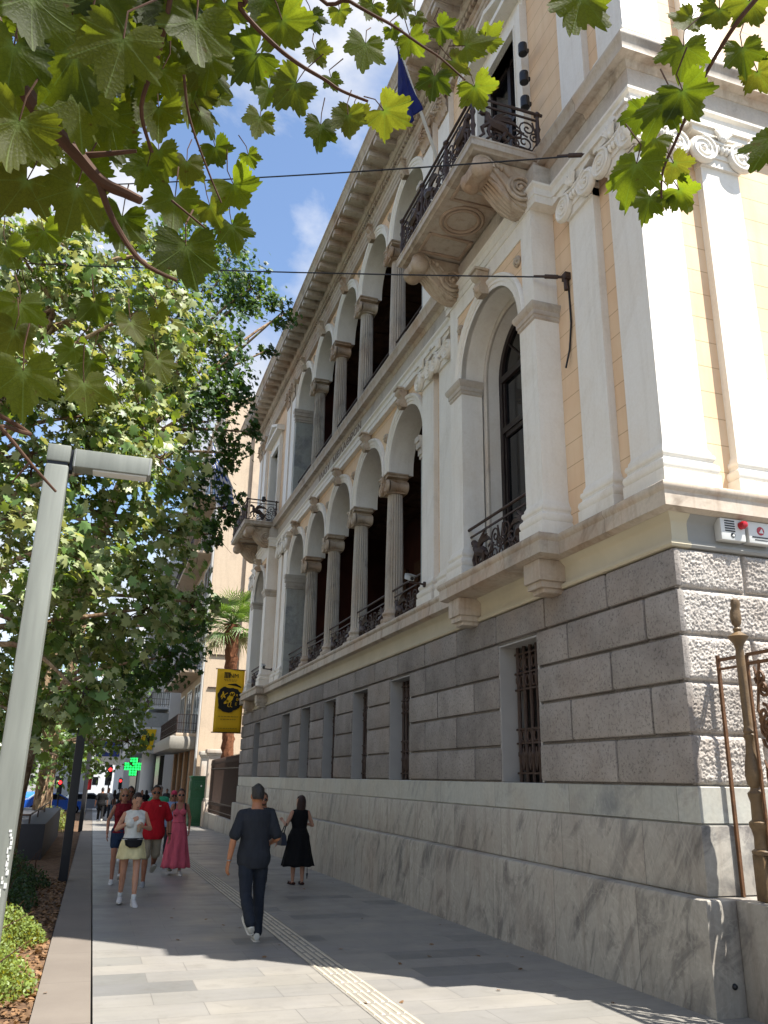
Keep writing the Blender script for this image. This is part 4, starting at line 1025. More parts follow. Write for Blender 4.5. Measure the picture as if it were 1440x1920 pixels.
# ---- buildings up the street
M_BEIGE=marble('beige_party_wall','#b9a68f','#a39280','#c2ae96',.4,.35,.8,None,.35)
M_BWHITE=plain('white_render','#c4c4c2',.8,.2,var=.06,scale=.6); M_BGREY=plain('grey_render','#a8a6a2',.8,.2,var=.1,scale=.6); M_SHOP=plain('shop_dark','#1b1918',.3,.4); M_BROWN=plain('brown_cladding','#8a6a4c',.6,.3,var=.15)
def bpart(nm,mb,mat,r,**k): return part(nm,mb,mat,r,**k)
def block(name,x,y0,y1,h,mat,label,floors,fh,g0,balc=True,depth=12,win=M_GLASS,cols=3,proj=1.2):
    r=empty(name,(x,(y0+y1)/2,gz(y0)),label,'building'); zb=gz(y0)-1
    b=MB(); b.box(x,x+depth,y0,y1,zb,h); bpart('wall',b,mat,r)
    b=MB(); b.box(x-.12,x+depth,y0-.06,y1+.06,h-.1,h+.22); bpart('parapet',b,mat,r)
    L=(y1-y0)/cols
    for f in range(floors):
        z=g0+f*fh
        if z+fh>h: break
        for c in range(cols):
            ya=y0+c*L+L*.2; ye=y0+(c+1)*L-L*.2
            b=MB(); b.box(x-.03,x+.05,ya,ye,z+.1,z+fh*.78); w=bpart('window',b,win,r)
            b=MB(); b.box(x-.07,x-.03,ya-.08,ya,z+.05,z+fh*.8); b.box(x-.07,x-.03,ye,ye+.08,z+.05,z+fh*.8); b.box(x-.07,x-.03,ya,ye,z+fh*.78,z+fh*.8+.03); b.box(x-.06,x-.031,(ya+ye)/2-.04,(ya+ye)/2+.04,z+.1,z+fh*.78); part('window_frame',b,M_WHITE,w)
        if balc:
            b=MB(); b.rbox(x-proj,x+.05,y0+.5,y1-.3,z-.2,z-.02,.03); s_=bpart('balcony',b,mat,r)
            b=MB(); 
            for q in (.12,.5,.95): b.box(x-proj+.03,x-proj+.06,y0+.5,y1-.3,z+q,z+q+.03); b.box(x-proj+.06,x,y0+.53,y0+.56,z+q,z+q+.03)
            yy=y0+.5
            while yy<y1-.3: b.box(x-proj+.035,x-proj+.055,yy,yy+.02,z,z+.95); yy+=.16
            xx=x-proj+.1
            while xx<x: b.box(xx,xx+.02,y0+.535,y0+.555,z,z+.95); xx+=.14
            part('balcony_railing',b,M_IRON,s_)
    return r
r=block('apartment_building',5.15,46.6,60,24.0,M_BEIGE,'beige apartment block with a blank sunlit side wall and street balconies, just beyond the palm',6,3.45,3.9,cols=3)
b=MB(); b.tube([(5.05,46.5,0),(5.05,46.5,23.5)],.07,8); part('drainpipe',b,M_BGREY,r)
b=MB(); b.box(7.0,17,46.4,46.6,.0,23.4); part('wall_panel',b,M_BEIGE,r)
for z in (6.3,8.1): 
    b=MB(); b.box(5.4,6.6,46.52,46.6,z,z+.06); part('wall_bracket',b,M_IRON,r)
b=MB(); b.tube([(6.0,46.55,6.9),(16,46.55,6.9)],.05,6); part('wall_pipe',b,M_IRON,r)
b=MB(); b.rbox(3.6,5.15,47.0,59.6,3.0,3.75,.25); part('shop_fascia',b,plain('fascia_grey','#8f8a80',.5,.4),r)
b=MB(); b.box(5.05,5.15,47.2,59.5,-.9,3.0); part('shop_front',b,M_SHOP,r)
for yy in (47.2,50.5,53.8,57.2):
    b=MB(); b.rbox(4.85,5.15,yy,yy+.6,-.9,3.0,.02); part('shop_pilaster',b,M_BROWN,r)
r=block('white_corner_building',4.6,62,80,22.5,M_BWHITE,'white corner building with a round column and a yellow sign, beyond the beige block',5,3.6,6.4,cols=4,proj=1.3)
P=at_y(290,1480,64)
b=MB(); b.box(4.3,4.7,62.2,79,-1.2,3.0); part('shop_front',b,M_SHOP,r)
b=MB(); b.lathe([(.5,-1.2),(.5,3.2)],20,(3.6,63.2,0)); part('round_column',b,M_BWHITE,r)
b=MB(); b.rbox(2.2,4.7,62,80,3.1,4.9,.08); fs=part('fascia',b,M_BWHITE,r)
b=MB(); b.box(2.4,4.7,62.02,80,4.9,5.9); part('terrace_glass',b,plain('smoky_glass','#8b8f90',.2,.5),r)
M_YSIGN=plain('yellow_sign','#d9b414',.5,.3,var=.03)
b=MB(); b.extrude([(2.75,3.35),(3.65,3.35),(3.85,4.75),(2.95,4.75)],lambda u,v,d:(u,d,v),61.93,61.99); sg=part('yellow_sign',b,M_YSIGN,r)
b=MB(); b.box(3.15,3.45,61.9,61.93,3.75,4.3); part('sign_emblem',b,M_BINK,sg)
r=block('pharmacy_building',3.9,84,100,19,M_BGREY,'grey block with a dark canopy over a pharmacy, past the white corner building',4,3.4,6,cols=3,proj=1.4)
b=MB(); b.rbox(1.4,4.0,83.5,98,3.9,4.4,.06); part('canopy',b,M_BLACK,r)
b=MB(); b.box(3.8,3.95,84.2,99,-1.5,3.9); part('shop_front',b,M_SHOP,r)
def emit(nm,c,s):
    t=NT(nm); t.fin(lin(c),.5); t.set(t.b,'Emission Color',lin(c)); t.set(t.b,'Emission Strength',s); return t.m
M_GLED=emit('green_led','#1fc656',1.1); M_RLED=emit('red_signal','#ff2a2a',1.8)
c=at_y(250,1437,81); r=empty('pharmacy_cross',c,'lit green pharmacy cross sign under the dark canopy','sign')
b=MB(); b.box(-.28,.28,-.06,.06,-.85,.85); b.box(-.85,.85,-.058,.058,-.28,.28); part('cross_body',b,M_BLACK,r,local=True)
b=MB()
for u in range(-3,4):
    for v in range(-3,4):
        if abs(u)<2 or abs(v)<2: b.box(u*.23-.09,u*.23+.09,-.08,-.061,v*.23-.09,v*.23+.09)
part('led_lights',b,M_GLED,r,local=True); b=MB(); b.box(.28,1.2,-.03,.03,-.05,.05); part('bracket',b,M_BLACK,r,local=True)
block('distant_building',3.2,104,150,24,M_BWHITE,'tall pale block far along the right side of the street',6,3.4,4,cols=6,proj=1.2)
for i,(x,y,w,h,m,l) in enumerate(((-9,235,14,26,M_BGREY,'grey building closing the far end of the street'),(7,225,16,30,M_BWHITE,'tall white building closing the far end of the street'),(-40,190,22,17,M_BEIGE,'low beige building across the avenue behind the trees'))):
    r=empty('distant_building',(x,y,gz(y)),l,'building'); b=MB(); b.box(x-w/2,x+w/2,y,y+12,-6,h); part('wall',b,m,r)
    for f in range(int(h/3.4)-1):
        for c in range(int(w/3)):
            b=MB(); xx=x-w/2+1.5+c*3; b.box(xx-.7,xx+.7,y-.05,y,f*3.4-1,f*3.4+.9); part('window',b,M_GLASS,r)

for y0,y1,h,c,l in ((-45,-14,24,'#c8c2b6','cream apartment block opposite the museum, behind the viewer'),(-13,14,21,'#d0cbc0','pale office block straight across the avenue'),(15,44,26,'#cdc4b4','tall sand coloured block across the avenue'),(45,78,22,'#c6c2ba','grey white block across the avenue, farther up'),(79,120,24,'#ccc5b8','last cream block across the avenue')):
    r=empty('apartment_building',(-30,(y0+y1)/2,gz(y0)),l,'building'); b=MB(); b.box(-44,-30,y0,y1,-3,h); part('wall',b,plain('opposite_render',c,.85,.2,var=.06,scale=.5),r)
    for f in range(int(h/3.5)-1):
        for c_ in range(int((y1-y0)/3.6)):
            b=MB(); yy=y0+1.8+3.6*c_; b.box(-30.02,-29.96,yy-.7,yy+.7,3.9+f*3.5,5.9+f*3.5); part('window',b,M_GLASS,r)

# ---- ramp parapet, signs, signals
r=empty('ramp_parapet',(-1.75,24,gz(24)),'dark grey parapet with a handrail in the planting bed behind the dark lamp post','parapet')
b=MB(); b.rbox(-1.0,.72,0,11,-.2,.82,.02); part('parapet_wall',b,plain('dark_panel','#3a3a3e',.6,.3,var=.1),r,local=True)
b=MB()
for yy in (.1,3.6,7.2,10.8): b.box(.3,.34,yy,yy+.04,.8,1.02); b.box(-.94,-.9,yy,yy+.04,.8,1.02)
b.tube([(-.92,.1,1.03),(.32,.1,1.03),(.32,10.9,1.03)],.022,8); part('handrail',b,M_IRON,r,local=True)
def pole_sign():
    p=at_y(158,1515,52); base=Vector((p.x,52,gz(52))); r=empty('sign_post',base,'blue and white diamond sign on a thin pale pole beside the far lamp post','sign')
    b=MB(); b.tube([(0,0,0),(0.05,0,4.6)],.06,10); part('pole',b,M_WHITE,r,local=True)
    b=MB(); b.rbox(.25,1.65,-.04,.04,3.0,4.35,.03); s_=part('sign_board',b,M_WHITE,r,local=True); b=MB(); b.rbox(.32,1.58,-.06,-.04,3.45,4.28,.01); part('blue_field',b,plain('sign_blue','#2a3f86',.4,.4),s_,local=True)
    b=MB(); b.extrude([(.95,3.65),(1.35,3.86),(.95,4.08),(.55,3.86)],lambda u,v,d:(u,d,v),-.075,-.06); part('diamond',b,M_WHITE,s_,local=True)
    b=MB(); b.rbox(-.12,.24,-.1,.1,1.6,2.5,.04); part('red_box',b,M_RED,r,local=True)
pole_sign()
def signal(px,py,Y,label):
    p=at_y(px,py,Y); r=empty('traffic_light',(p.x,Y,gz(Y)),label,'traffic light','traffic lights at the crossing'); z=p.z-gz(Y)
    b=MB(); b.tube([(.0,.12,0),(.0,.12,z+.3)],.05,8); part('pole',b,M_BLACK,r,local=True); b=MB(); b.rbox(-.17,.17,-.1,.1,z-.8,z+.22,.03); h=part('signal_head',b,M_BLACK,r,local=True)
    b=MB(); b.lathe([(.12,0),(.12,-.03),(.001,-.05)],14,(0,-.1,z),'y'); part('red_light',b,M_RLED,h,local=True)
    for q in (.3,.6): b=MB(); b.lathe([(.12,0),(.12,-.02),(.001,-.03)],14,(0,-.1,z-q),'y'); part('dark_lens',b,M_BLACK,h,local=True)
signal(207,1443,66,'traffic light showing red above the far crowd'); signal(226,1464,88,'smaller, lower red traffic light right of the first'); signal(113,1467,66,'red traffic light behind the tree trunks on the left')

# ---- cars at the crossing
M_TYRE=plain('tyre','#151515',.9,.1); M_RIM=plain('rim','#8a8c90',.3,.6,.7); M_CGLASS=plain('car_glass','#10151a',.06,.6,var=.02); M_LAMPW=plain('headlamp','#c8ccd0',.15,.6); M_TAIL=plain('tail_lamp','#8a1016',.2,.5)
def car(loc,rz,col,label,van=False):
    m=NT('car_paint'); m=m.fin(lin(col),.25,.6); m.node_tree.nodes['Principled BSDF'].inputs['Coat Weight'].default_value=.6
    r=empty('parked_car',loc,label,'car','cars at the crossing',rz)
    if van: top=[(-2.2,.95),(-2.2,1.95),(-1.9,2.05),(.9,2.05),(1.6,1.3),(2.15,1.1),(2.25,.8)]
    else: top=[(-2.1,.6),(-2.1,.95),(-1.75,1.02),(-1.2,1.42),(.25,1.45),(1.05,1.0),(1.9,.88),(2.1,.7)]
    prof=top+[(2.12,.35),(1.75,.3),(1.7,.5),(1.4,.66),(1.1,.5),(1.05,.28),(-1.0,.28),(-1.05,.5),(-1.35,.66),(-1.65,.5),(-1.7,.3),(-2.12,.35)]
    b=MB(); n=len(prof); rings=[]
    for y,k in ((-.86,.9),(-.82,1),(.82,1),(.86,.9)): rings.append([(x,y*(1-.16*max(0,z-.95)),.3+(z-.3)*(1 if abs(y)<.85 else .985)) for x,z in prof])
    b.loft(rings); part('body',b,m,r,local=True,smooth=40)
    b=MB()
    for sg in (-1,1):
        if van: q=[(.1,1.15),(1.45,1.3),(.85,1.85),(.1,1.85)]
        else: q=[(-1.45,1.0),(.85,1.0),(.2,1.36),(-1.1,1.34)]
        b.extrude(q,lambda u,v,d:(u,d*(1-.16*max(0,v-.95)),v),sg*.845,sg*.868)
    part('side_glass',b,M_CGLASS,r,local=True)
    for x in (-1.35,1.4):
        for sg in (-1,1):
            b=MB(); b.lathe([(.2,-.1),(.31,-.1),(.33,-.07),(.33,.07),(.31,.1),(.2,.1)],20,(x,sg*.78,.33),'y'); w=part('wheel',b,M_TYRE,r,local=True); b=MB(); b.lathe([(.2,-.105),(.2,.105)],14,(x,sg*.78,.33),'y'); part('rim',b,M_RIM,w,local=True)
    for sg in (-1,1):
        b=MB(); b.rbox(2.02,2.13,sg*.6-.16,sg*.6+.16,.66,.78,.02); part('headlight',b,M_LAMPW,r,local=True); b=MB(); b.rbox(-2.13,-2.05,sg*.65-.14,sg*.65+.14,.75,.92,.02); part('tail_light',b,M_TAIL,r,local=True)
car((-2.6,68,gz(68)-.1),.15,'#1c4fa8','blue hatchback side-on behind the tree trunks')
car((-6.6,60,gz(60)-.1),PI/2,'#c8ccd4','white van at the far left, behind the nearer trunk',True)
car((-.3,74,gz(74)-.1),.3,'#7c8088','grey car behind the thin sign post')
car((-5.2,88,gz(88)-.1),PI/2,'#2a6fb8','light blue car beyond the blue hatchback')
# =====================================================================  PLANE TREES AND HEDGES
def mesh_np(name, V, F, mat, smooth=False, uv=None, vein=None):
    """V (n,3), F: (m,k) int array of equal-sized faces"""
    me=bpy.data.meshes.new(name); V=np.asarray(V,dtype=np.float32); F=np.asarray(F,dtype=np.int32); m,k=F.shape
    me.vertices.add(len(V)); me.vertices.foreach_set('co',V.ravel()); me.loops.add(m*k); me.loops.foreach_set('vertex_index',F.ravel())
    me.polygons.add(m); me.polygons.foreach_set('loop_start',np.arange(0,m*k,k,dtype=np.int32))
    try: me.polygons.foreach_set('loop_total',np.full(m,k,dtype=np.int32))
    except Exception: pass
    if smooth: me.polygons.foreach_set('use_smooth',np.ones(m,dtype=bool))
    if uv is not None:
        l=me.uv_layers.new(name='leaf'); l.data.foreach_set('uv',np.asarray(uv,dtype=np.float32)[F.ravel()].ravel())
    if vein is not None:
        a=me.attributes.new('vein','FLOAT','POINT'); a.data.foreach_set('value',np.asarray(vein,dtype=np.float32))
    me.materials.append(mat); me.update(calc_edges=True); me.validate(); return me
def frames(n, up, spread, rng):
    """n random leaf frames whose normals scatter about `up`"""
    N=rng.normal(size=(n,3))*spread+np.asarray(up); N/=np.linalg.norm(N,axis=1)[:,None]
    T=rng.normal(size=(n,3)); T-= (T*N).sum(1)[:,None]*N; T/=np.linalg.norm(T,axis=1)[:,None]
    return np.stack([T,np.cross(N,T),N],axis=2)
# small palmate leaf: tip along +x, five pointed lobes, slightly cupped
_a=np.radians([0,22,45,68,92,120,155,180,205,240,268,292,315,338]); _r=np.array([1,.56,.9,.5,.72,.42,.4,.16,.4,.42,.72,.5,.9,.56])
LEAF_V=np.vstack([[0,0,0],np.stack([_r*np.cos(_a),_r*np.sin(_a),-.22*_r**2],1)]); LEAF_F=np.array([[0,1+i,1+(i+1)%14] for i in range(14)])
OV_V=np.array([[0,0,0],[.5,.3,.06],[1,0,-.05],[.5,-.3,.06]]); OV_F=np.array([[0,1,2,3]])
def scatter(name, C, size, mat, parent, up=(.5,-.5,.6), spread=.62, tv=LEAF_V, tf=LEAF_F, rng=RNG):
    n=len(C); Fm=frames(n,up,spread,rng); s=size*rng.uniform(.6,1.2,n)
    bend=rng.uniform(.2,2.2,n)
    T=np.repeat(tv[None],n,0)*s[:,None,None]; T[:,:,2]*=bend[:,None]
    V=np.einsum('nij,nkj->nki',Fm,T)+np.asarray(C)[:,None,:]
    F=(tf[None]+(np.arange(n)*len(tv))[:,None,None]).reshape(-1,tf.shape[1])
    o=link(name,mesh_np(name,V.reshape(-1,3),F,mat),parent); return o
def limb(b, pts, r0, r1, n=9):
    P=[Vector(p) for p in pts]; Q=[]; 
    for i in range(len(P)-1):
        p0=P[max(0,i-1)]; p1=P[i]; p2=P[i+1]; p3=P[min(len(P)-1,i+2)]
        for k in range(5):
            t=k/5; Q.append(.5*((2*p1)+(p2-p0)*t+(2*p0-5*p1+4*p2-p3)*t*t+(3*p1-p0-3*p2+p3)*t**3))
    Q.append(P[-1]); m=len(Q)
    b.tube(Q,[r0+(r1-r0)*(i/(m-1))**.8+.012*r0*8*math.sin(i*2.3)*.08 for i in range(m)],n); return Q
def bark():
    t=NT('plane_bark'); p=t.pos(); c=t.ramp(t.noise(t.pos(scale=(1,1,.6)),6,5,.6,1.),[(.35,'#5b4636'),(.48,'#7d6650'),(.56,'#a08b70'),(.68,'#6d5845')]); t.bump(t.noise(p,16,5),.6,.02); return t.fin(c,.9,.15)
M_BARK=bark(); M_TWIG=plain('twig_bark','#4a3426',.8,.2,var=.25,scale=20)
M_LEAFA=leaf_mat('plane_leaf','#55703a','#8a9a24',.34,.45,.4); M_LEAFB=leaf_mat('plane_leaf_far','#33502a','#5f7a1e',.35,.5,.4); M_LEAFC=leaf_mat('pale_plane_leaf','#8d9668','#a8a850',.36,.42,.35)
def on_line(p): return p
def crown_points(blobs, Y, dens, rng, jit=.16):
    """blobs measured on the photograph become ellipsoids of leaf clusters at their real distance"""
    C=[]; tops=[]
    for (px,py,pr) in blobs:
        yy=Y*(1+rng.uniform(-jit,jit)); c=at_y(px,py,yy); d=(c-Vector((0,0,CAM_H))).length; r=pr*d/1531
        n=int(dens*pr*pr/100*rng.uniform(.75,1.15)); nc=max(3,n//14)
        cl=rng.normal(size=(nc,3)); cl/=np.linalg.norm(cl,axis=1)[:,None]; cl*=(rng.uniform(.15,1,nc)**.5)[:,None]*r
        idx=rng.integers(0,nc,n); pts=cl[idx]+rng.normal(size=(n,3))*r*.2
        pts[:,2]-=np.abs(rng.normal(size=n))*r*.08
        C.append(pts+np.array(c)); tops.append((c,r,cl+np.array(c)))
    return np.vstack(C),tops
def plane_tree(base, trunk, blobs, Y, dens, size, mat, label, seed, fork, r0=.26, group='plane trees in the planting bed', mat2=None):
    rng=np.random.default_rng(seed); root=empty('plane_tree',base,label,'tree',group)
    b=MB(); Q=limb(b,[Vector(base)-Vector((0,0,.3))]+trunk,r0,r0*.5,12); part('trunk',b,M_BARK,root)
    C,tops=crown_points(blobs,Y,dens,rng)
    b=MB(); tw=MB()
    for (c,r,cl) in tops:
        k=min(range(len(Q)),key=lambda i:(Q[i]-c).length+ (3 if Q[i].z<fork else 0)+abs(Q[i].z+1.5-c.z)*.3); s=Q[k]
        mid=s.lerp(c,.5)+Vector(rng.normal(size=3)*.25)+Vector((0,0,.35)); limb(b,[s,mid,c],.075,.018,7)
        for q in cl[:: max(1,len(cl)//7)]:
            q=Vector(q); m=c.lerp(q,.5)+Vector(rng.normal(size=3)*.08); limb(tw,[c,m,q,q+Vector((rng.normal()*.12,rng.normal()*.12,-.25))],.012,.004,4)
    part('branches',b,M_BARK,root); part('twigs',tw,M_TWIG,root)
    if mat2 is None: scatter('crown',C,size,mat,root,rng=rng)
    else:
        m=rng.uniform(size=len(C))<.5; scatter('crown',C[m],size,mat,root,rng=rng); scatter('pale_foliage',C[~m],size,mat2,root,rng=rng)
    return root
BL_NEAR=[(40,480,80),(60,560,80),(180,560,80),(290,570,70),(90,690,90),(220,700,90),(320,690,70),(60,880,100),(200,880,90),(300,860,80),(100,1040,100),(240,1020,90),(330,1000,60),(60,1190,90),(180,1170,90),(280,1140,70),(140,1290,60),(40,1340,60),(330,560,60),(20,1000,80),(10,720,80),(240,780,80),(370,1130,45),(160,780,70),(250,470,60),(130,470,80),(390,640,40)]
BL_MID=[(470,540,55),(530,585,34),(400,640,60),(440,690,40),(390,790,66),(440,850,36),(420,950,36),(350,900,60),(470,810,22),(380,540,60),(340,450,60),(430,480,50),(350,740,60),(400,1000,30),(320,1230,50),(360,1180,36),(250,1250,60),(300,780,70),(260,640,80),(340,600,60),(420,740,50),(505,655,22),(560,575,16),(455,560,40)]
BL_LOW=[(120,1330,60),(215,1330,55),(180,1400,46),(60,1400,60),(240,1390,36),(120,1420,36),(270,1300,36),(30,1300,60),(180,1260,60)]
BL_FAR=[(200,1380,40),(170,1420,30),(130,1440,26),(80,1460,26),(230,1340,36),(150,1360,50),(90,1380,50),(240,1270,40)]
tb=Vector((-3.0,13.8,gz(13.8)))
plane_tree(tb,[(-3.0,13.8,1.6),(-2.9,13.9,3.6),(-2.6,14.2,6.0),(-2.2,14.6,8.6),(-1.8,15,10.6)],BL_NEAR,14.2,6.0,.145,M_LEAFA,'nearest roadside plane tree, pale drooping foliage behind the grey lamp post',11,3.,.27,mat2=M_LEAFC)
tb=at_y(40,1600,22); tb=Vector((-1.75,22,gz(22)))
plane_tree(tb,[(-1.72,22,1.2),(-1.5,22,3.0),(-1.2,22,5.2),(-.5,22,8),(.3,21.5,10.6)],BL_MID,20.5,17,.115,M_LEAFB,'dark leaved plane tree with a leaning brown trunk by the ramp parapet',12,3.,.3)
tb=Vector((-1.7,33,gz(33)))
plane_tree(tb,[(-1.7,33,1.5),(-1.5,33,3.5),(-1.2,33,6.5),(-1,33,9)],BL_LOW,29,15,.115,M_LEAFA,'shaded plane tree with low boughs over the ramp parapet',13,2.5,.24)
tb=Vector((-2.2,50,gz(50)))
plane_tree(tb,[(-2.2,50,1.5),(-2.1,50,4),(-1.8,50,7),(-1.5,50,10)],BL_FAR,50,20,.16,M_LEAFA,'farthest plane tree, sunlit yellow green foliage behind the thin sign post',14,2.5,.26)
# across the avenue
for i,(x,y,h) in enumerate(((-14,40,10),(-13,62,11),(-12,84,10),(-15,26,9),(-9,110,10))):
    rng=np.random.default_rng(50+i); r=empty('plane_tree',(x,y,gz(y)),['plane tree on the far side of the avenue, behind the nearest crown','plane tree across the avenue behind the white van','distant plane tree near the end of the avenue','plane tree across the avenue at the far left edge','last small plane tree at the end of the avenue'][i],'tree','plane trees across the avenue')
    b=MB(); limb(b,[(x,y,gz(y)-.2),(x,y,h*.35),(x+.4,y,h*.7)],.25,.1); part('trunk',b,M_BARK,r)
    n=2600; p=rng.normal(size=(n,3)); p/=np.linalg.norm(p,axis=1)[:,None]; p*=(rng.uniform(.3,1,n)**.5)[:,None]*np.array([3.6,3.6,3.2])*(1+.25*np.sin(p[:,0:1]*5+p[:,2:3]*7)); scatter('crown',p+np.array([x,y,h*.68]),.26,M_LEAFB,r,rng=rng)

# ---- hedges
M_HEDGE=leaf_mat('hedge_leaf','#6b7d3a','#b0a82e',.35,.5,.45); M_HEDGE_SHADED=leaf_mat('shaded_hedge_leaf','#2f4424','#4f6a20',.3,.5,.4)  # second leaf is a darker copy, the hedge's shade put into its colour
def hedge(x0,x1,y0,y1,h,n,mat,label,seed,size=.045):
    rng=np.random.default_rng(seed); r=empty('hedge',((x0+x1)/2,(y0+y1)/2,gz((y0+y1)/2)-.03),label,'hedge')
    u=rng.uniform(size=n); v=rng.uniform(size=n); w=rng.uniform(size=n)**.6
    y=y0+(y1-y0)*u; e=.16*np.sin(y*2.3)+.1*np.sin(y*5.1+1); xx=x0+(x1-x0+e)*v
    ed=np.minimum(1,np.minimum(v,1-v)*3.2)**.5*np.minimum(1,np.minimum(u,1-u)*(y1-y0)*2.2)**.5; hh=h*(.75+.25*np.sin(y*3+xx*4)*.5+.12*np.sin(y*9+xx*7))*ed
    z=-SLOPE*y-.03+hh*w+rng.normal(size=n)*.025
    scatter('foliage',np.stack([xx,y,z],1),size,mat,r,spread=.9,tv=OV_V,tf=OV_F,rng=rng)
    b=MB()
    for k in range(int((y1-y0)*9)):
        yy=rng.uniform(y0+.1,y1-.1); x=rng.uniform(x0+.1,x1-.1); b.tube([(x,yy,gz(yy)-.05),(x+rng.normal()*.1,yy+rng.normal()*.1,gz(yy)+h*.4),(x+rng.normal()*.15,yy+rng.normal()*.15,gz(yy)+h*.75)],[.012,.008,.003],4)
    part('stems',b,M_TWIG,r)
hedge(-2.0,-.52,8.3,12.0,.62,30000,M_HEDGE,'low bright green hedge in the sun at the lower left',21)
hedge(-2.2,-.75,12.4,18.6,.75,20000,M_HEDGE_SHADED,'dark shaded hedge between the bright hedge and the dark lamp post',22,.05)
hedge(-2.4,-1.0,37.5,48,.95,9000,M_HEDGE,'hedge beyond the ramp parapet',23,.07)
# fallen leaves
rng=np.random.default_rng(31); n=2600; y=rng.uniform(5.5,19,n); x=-.27-np.abs(rng.normal(size=n))*.45
M_DRY=leaf_mat('dry_leaf','#76593c','#8a6434',.15,.7,.4)
fl=scatter('fallen_leaves',np.stack([x,y,-SLOPE*y-.015+rng.uniform(0,.02,n)],1),.045,M_DRY,None,up=(0,0,1),spread=.35,rng=rng); structure(fl,'stuff'); fl['label']='dry brown leaves fallen on the planting bed'; fl['category']='fallen leaves'
n=70; y=5+rng.uniform(size=n)**1.5*35; x=rng.uniform(-.2,4.7,n)
for i in range(n):
    pass
fl=scatter('fallen_leaves',np.stack([x,y,-SLOPE*y+.014+0*y],1),.04,M_DRY,None,up=(0,0,1),spread=.12,rng=rng); structure(fl,'stuff'); fl['label']='few dry leaves scattered over the pavement'; fl['category']='fallen leaves'
gn=2200; y=rng.uniform(5.5,9,gn); x=-.6-rng.uniform(size=gn)*1.2
gr_=scatter('grass',np.stack([x,y,-SLOPE*y+rng.uniform(0,.06,gn)],1),.05,M_HEDGE,None,spread=.9,tv=OV_V,tf=OV_F,rng=rng); structure(gr_,'stuff'); gr_['label']='short green weeds at the lower left of the bed'; gr_['category']='grass'

# ---- overhanging foreground tree: big serrated leaves a couple of metres from the eye
def big_leaf(rng):
    """palmate serrated leaf; tip +x, base at origin; returns V,F(tri),uv,vein"""
    lob=[(0,1.0),(50,.86),(-50,.86),(100,.62),(-100,.62)]
    lob=[(a+rng.normal()*4,r*rng.uniform(.92,1.06)) for a,r in lob]
    ang=list(np.linspace(-150,150,121))
    for a,_ in lob: ang+= [a-1.6,a,a+1.6]
    ang=sorted(ang); c0=np.array([.28,0])      # polar centre inside the blade
    def rad(a):
        v=0
        for la,lr in lob:
            d=abs(a-la)
            v=max(v,lr*(.57+.43*max(0,1-d/31)**1.0))
        t=((a+720)/12)%1; v*=1-.15*t**1.3*(1 if abs(a)<140 else .3)
        if abs(a)>125: v*=1-.5*((abs(a)-125)/25)**1.2
        return v
    rings=[.0,.3,.55,.75,.9,1.0]; V=[[0,0,0]]; vein=[1]; F=[]; uv=[[.5,.5]]
    fold=rng.uniform(.1,.5); curl=rng.normal()*.45+.3+(rng.uniform()<.15)*1.1; tw=rng.normal()*.25; ph=rng.uniform(0,6)
    m=len(ang)
    for q in rings[1:]:
        for a in ang:
            r=rad(a)*q; x=r*math.cos(math.radians(a)); y=r*math.sin(math.radians(a))
            vd=min(abs(a-la) for la,_ in lob); vn=1 if vd<.5 else 0
            z=-fold*abs(y)*.25-curl*.35*(x*x+y*y)+.07*q*math.sin(math.radians(a)*3+ph)*r+.03*q*math.sin(math.radians(a)*8+ph)*r+tw*x*y*.5+.02*min(vd/22,1)*q
            V.append([x,y,z]); vein.append(vn*(1-.35*q)); uv.append([.5+x*.5,.5+y*.5])
    for i in range(m-1): F.append([0,1+i,2+i])
    for k in range(len(rings)-2):
        for i in range(m-1):
            a=1+k*m+i; b=a+m; F+= [[a,b,b+1],[a,b+1,a+1]]
    return np.array(V),np.array(F),np.array(uv),np.array(vein)
def big_leaf_mat():
    t=NT('overhead_plane_leaf'); g=t.n.new('ShaderNodeNewGeometry'); uvn=t.n.new('ShaderNodeUVMap'); uvn.uv_map='leaf'
    at=t.n.new('ShaderNodeAttribute'); at.attribute_name='vein'; isl=g.outputs['Random Per Island']
    n1=t.noise(t.pos(),9,4,.6)
    tr=t.ramp(isl,[(0,'#55640e'),(.4,'#788819'),(.7,'#757f1b'),(1,'#6d6c1c')]); di=t.ramp(isl,[(0,'#232d0f'),(.5,'#333d14'),(1,'#454a18')])
    tr=t.mix(t.ramp(n1,[(.5,0.),(.72,.55)]),tr,lin('#8f9a26'))
    cells=t.voronoi(uvn.outputs[0],26,'DISTANCE_TO_EDGE'); cv=t.ramp(cells,[(0,.62),(.09,1.)]); tr=t.mix(.55,tr,cv,'MULTIPLY'); di=t.mix(.35,di,cv,'MULTIPLY')
    spots=t.ramp(t.noise(t.pos(),24,4,.6),[(.66,0.),(.72,.75)]); tr=t.mix(spots,tr,lin('#5a3f16')); di=t.mix(spots,di,lin('#4a3516'))
    vf=t.math('MULTIPLY',at.outputs['Fac'],.75); tr=t.mix(vf,tr,lin('#5c7a22')); di=t.mix(vf,di,lin('#8a9a5c'))
    t.bump(t.math('ADD',cells,t.math('MULTIPLY',at.outputs['Fac'],.3)),.2,.008)
    t.fin(di,.6,.2); x=t.n.new('ShaderNodeBsdfTranslucent'); t.set(x,'Color',tr); m=t.n.new('ShaderNodeMixShader'); m.inputs[0].default_value=.66
    t.l(t.b.outputs[0],m.inputs[1]); t.l(x.outputs[0],m.inputs[2]); t.l(m.outputs[0],t.out.inputs[0]); return t.m
M_BIG=big_leaf_mat()
fg=empty('plane_tree',(-1.9,.2,gz(.2)),'foreground plane tree whose large leaves and brown branches overhang the top of the view','tree')
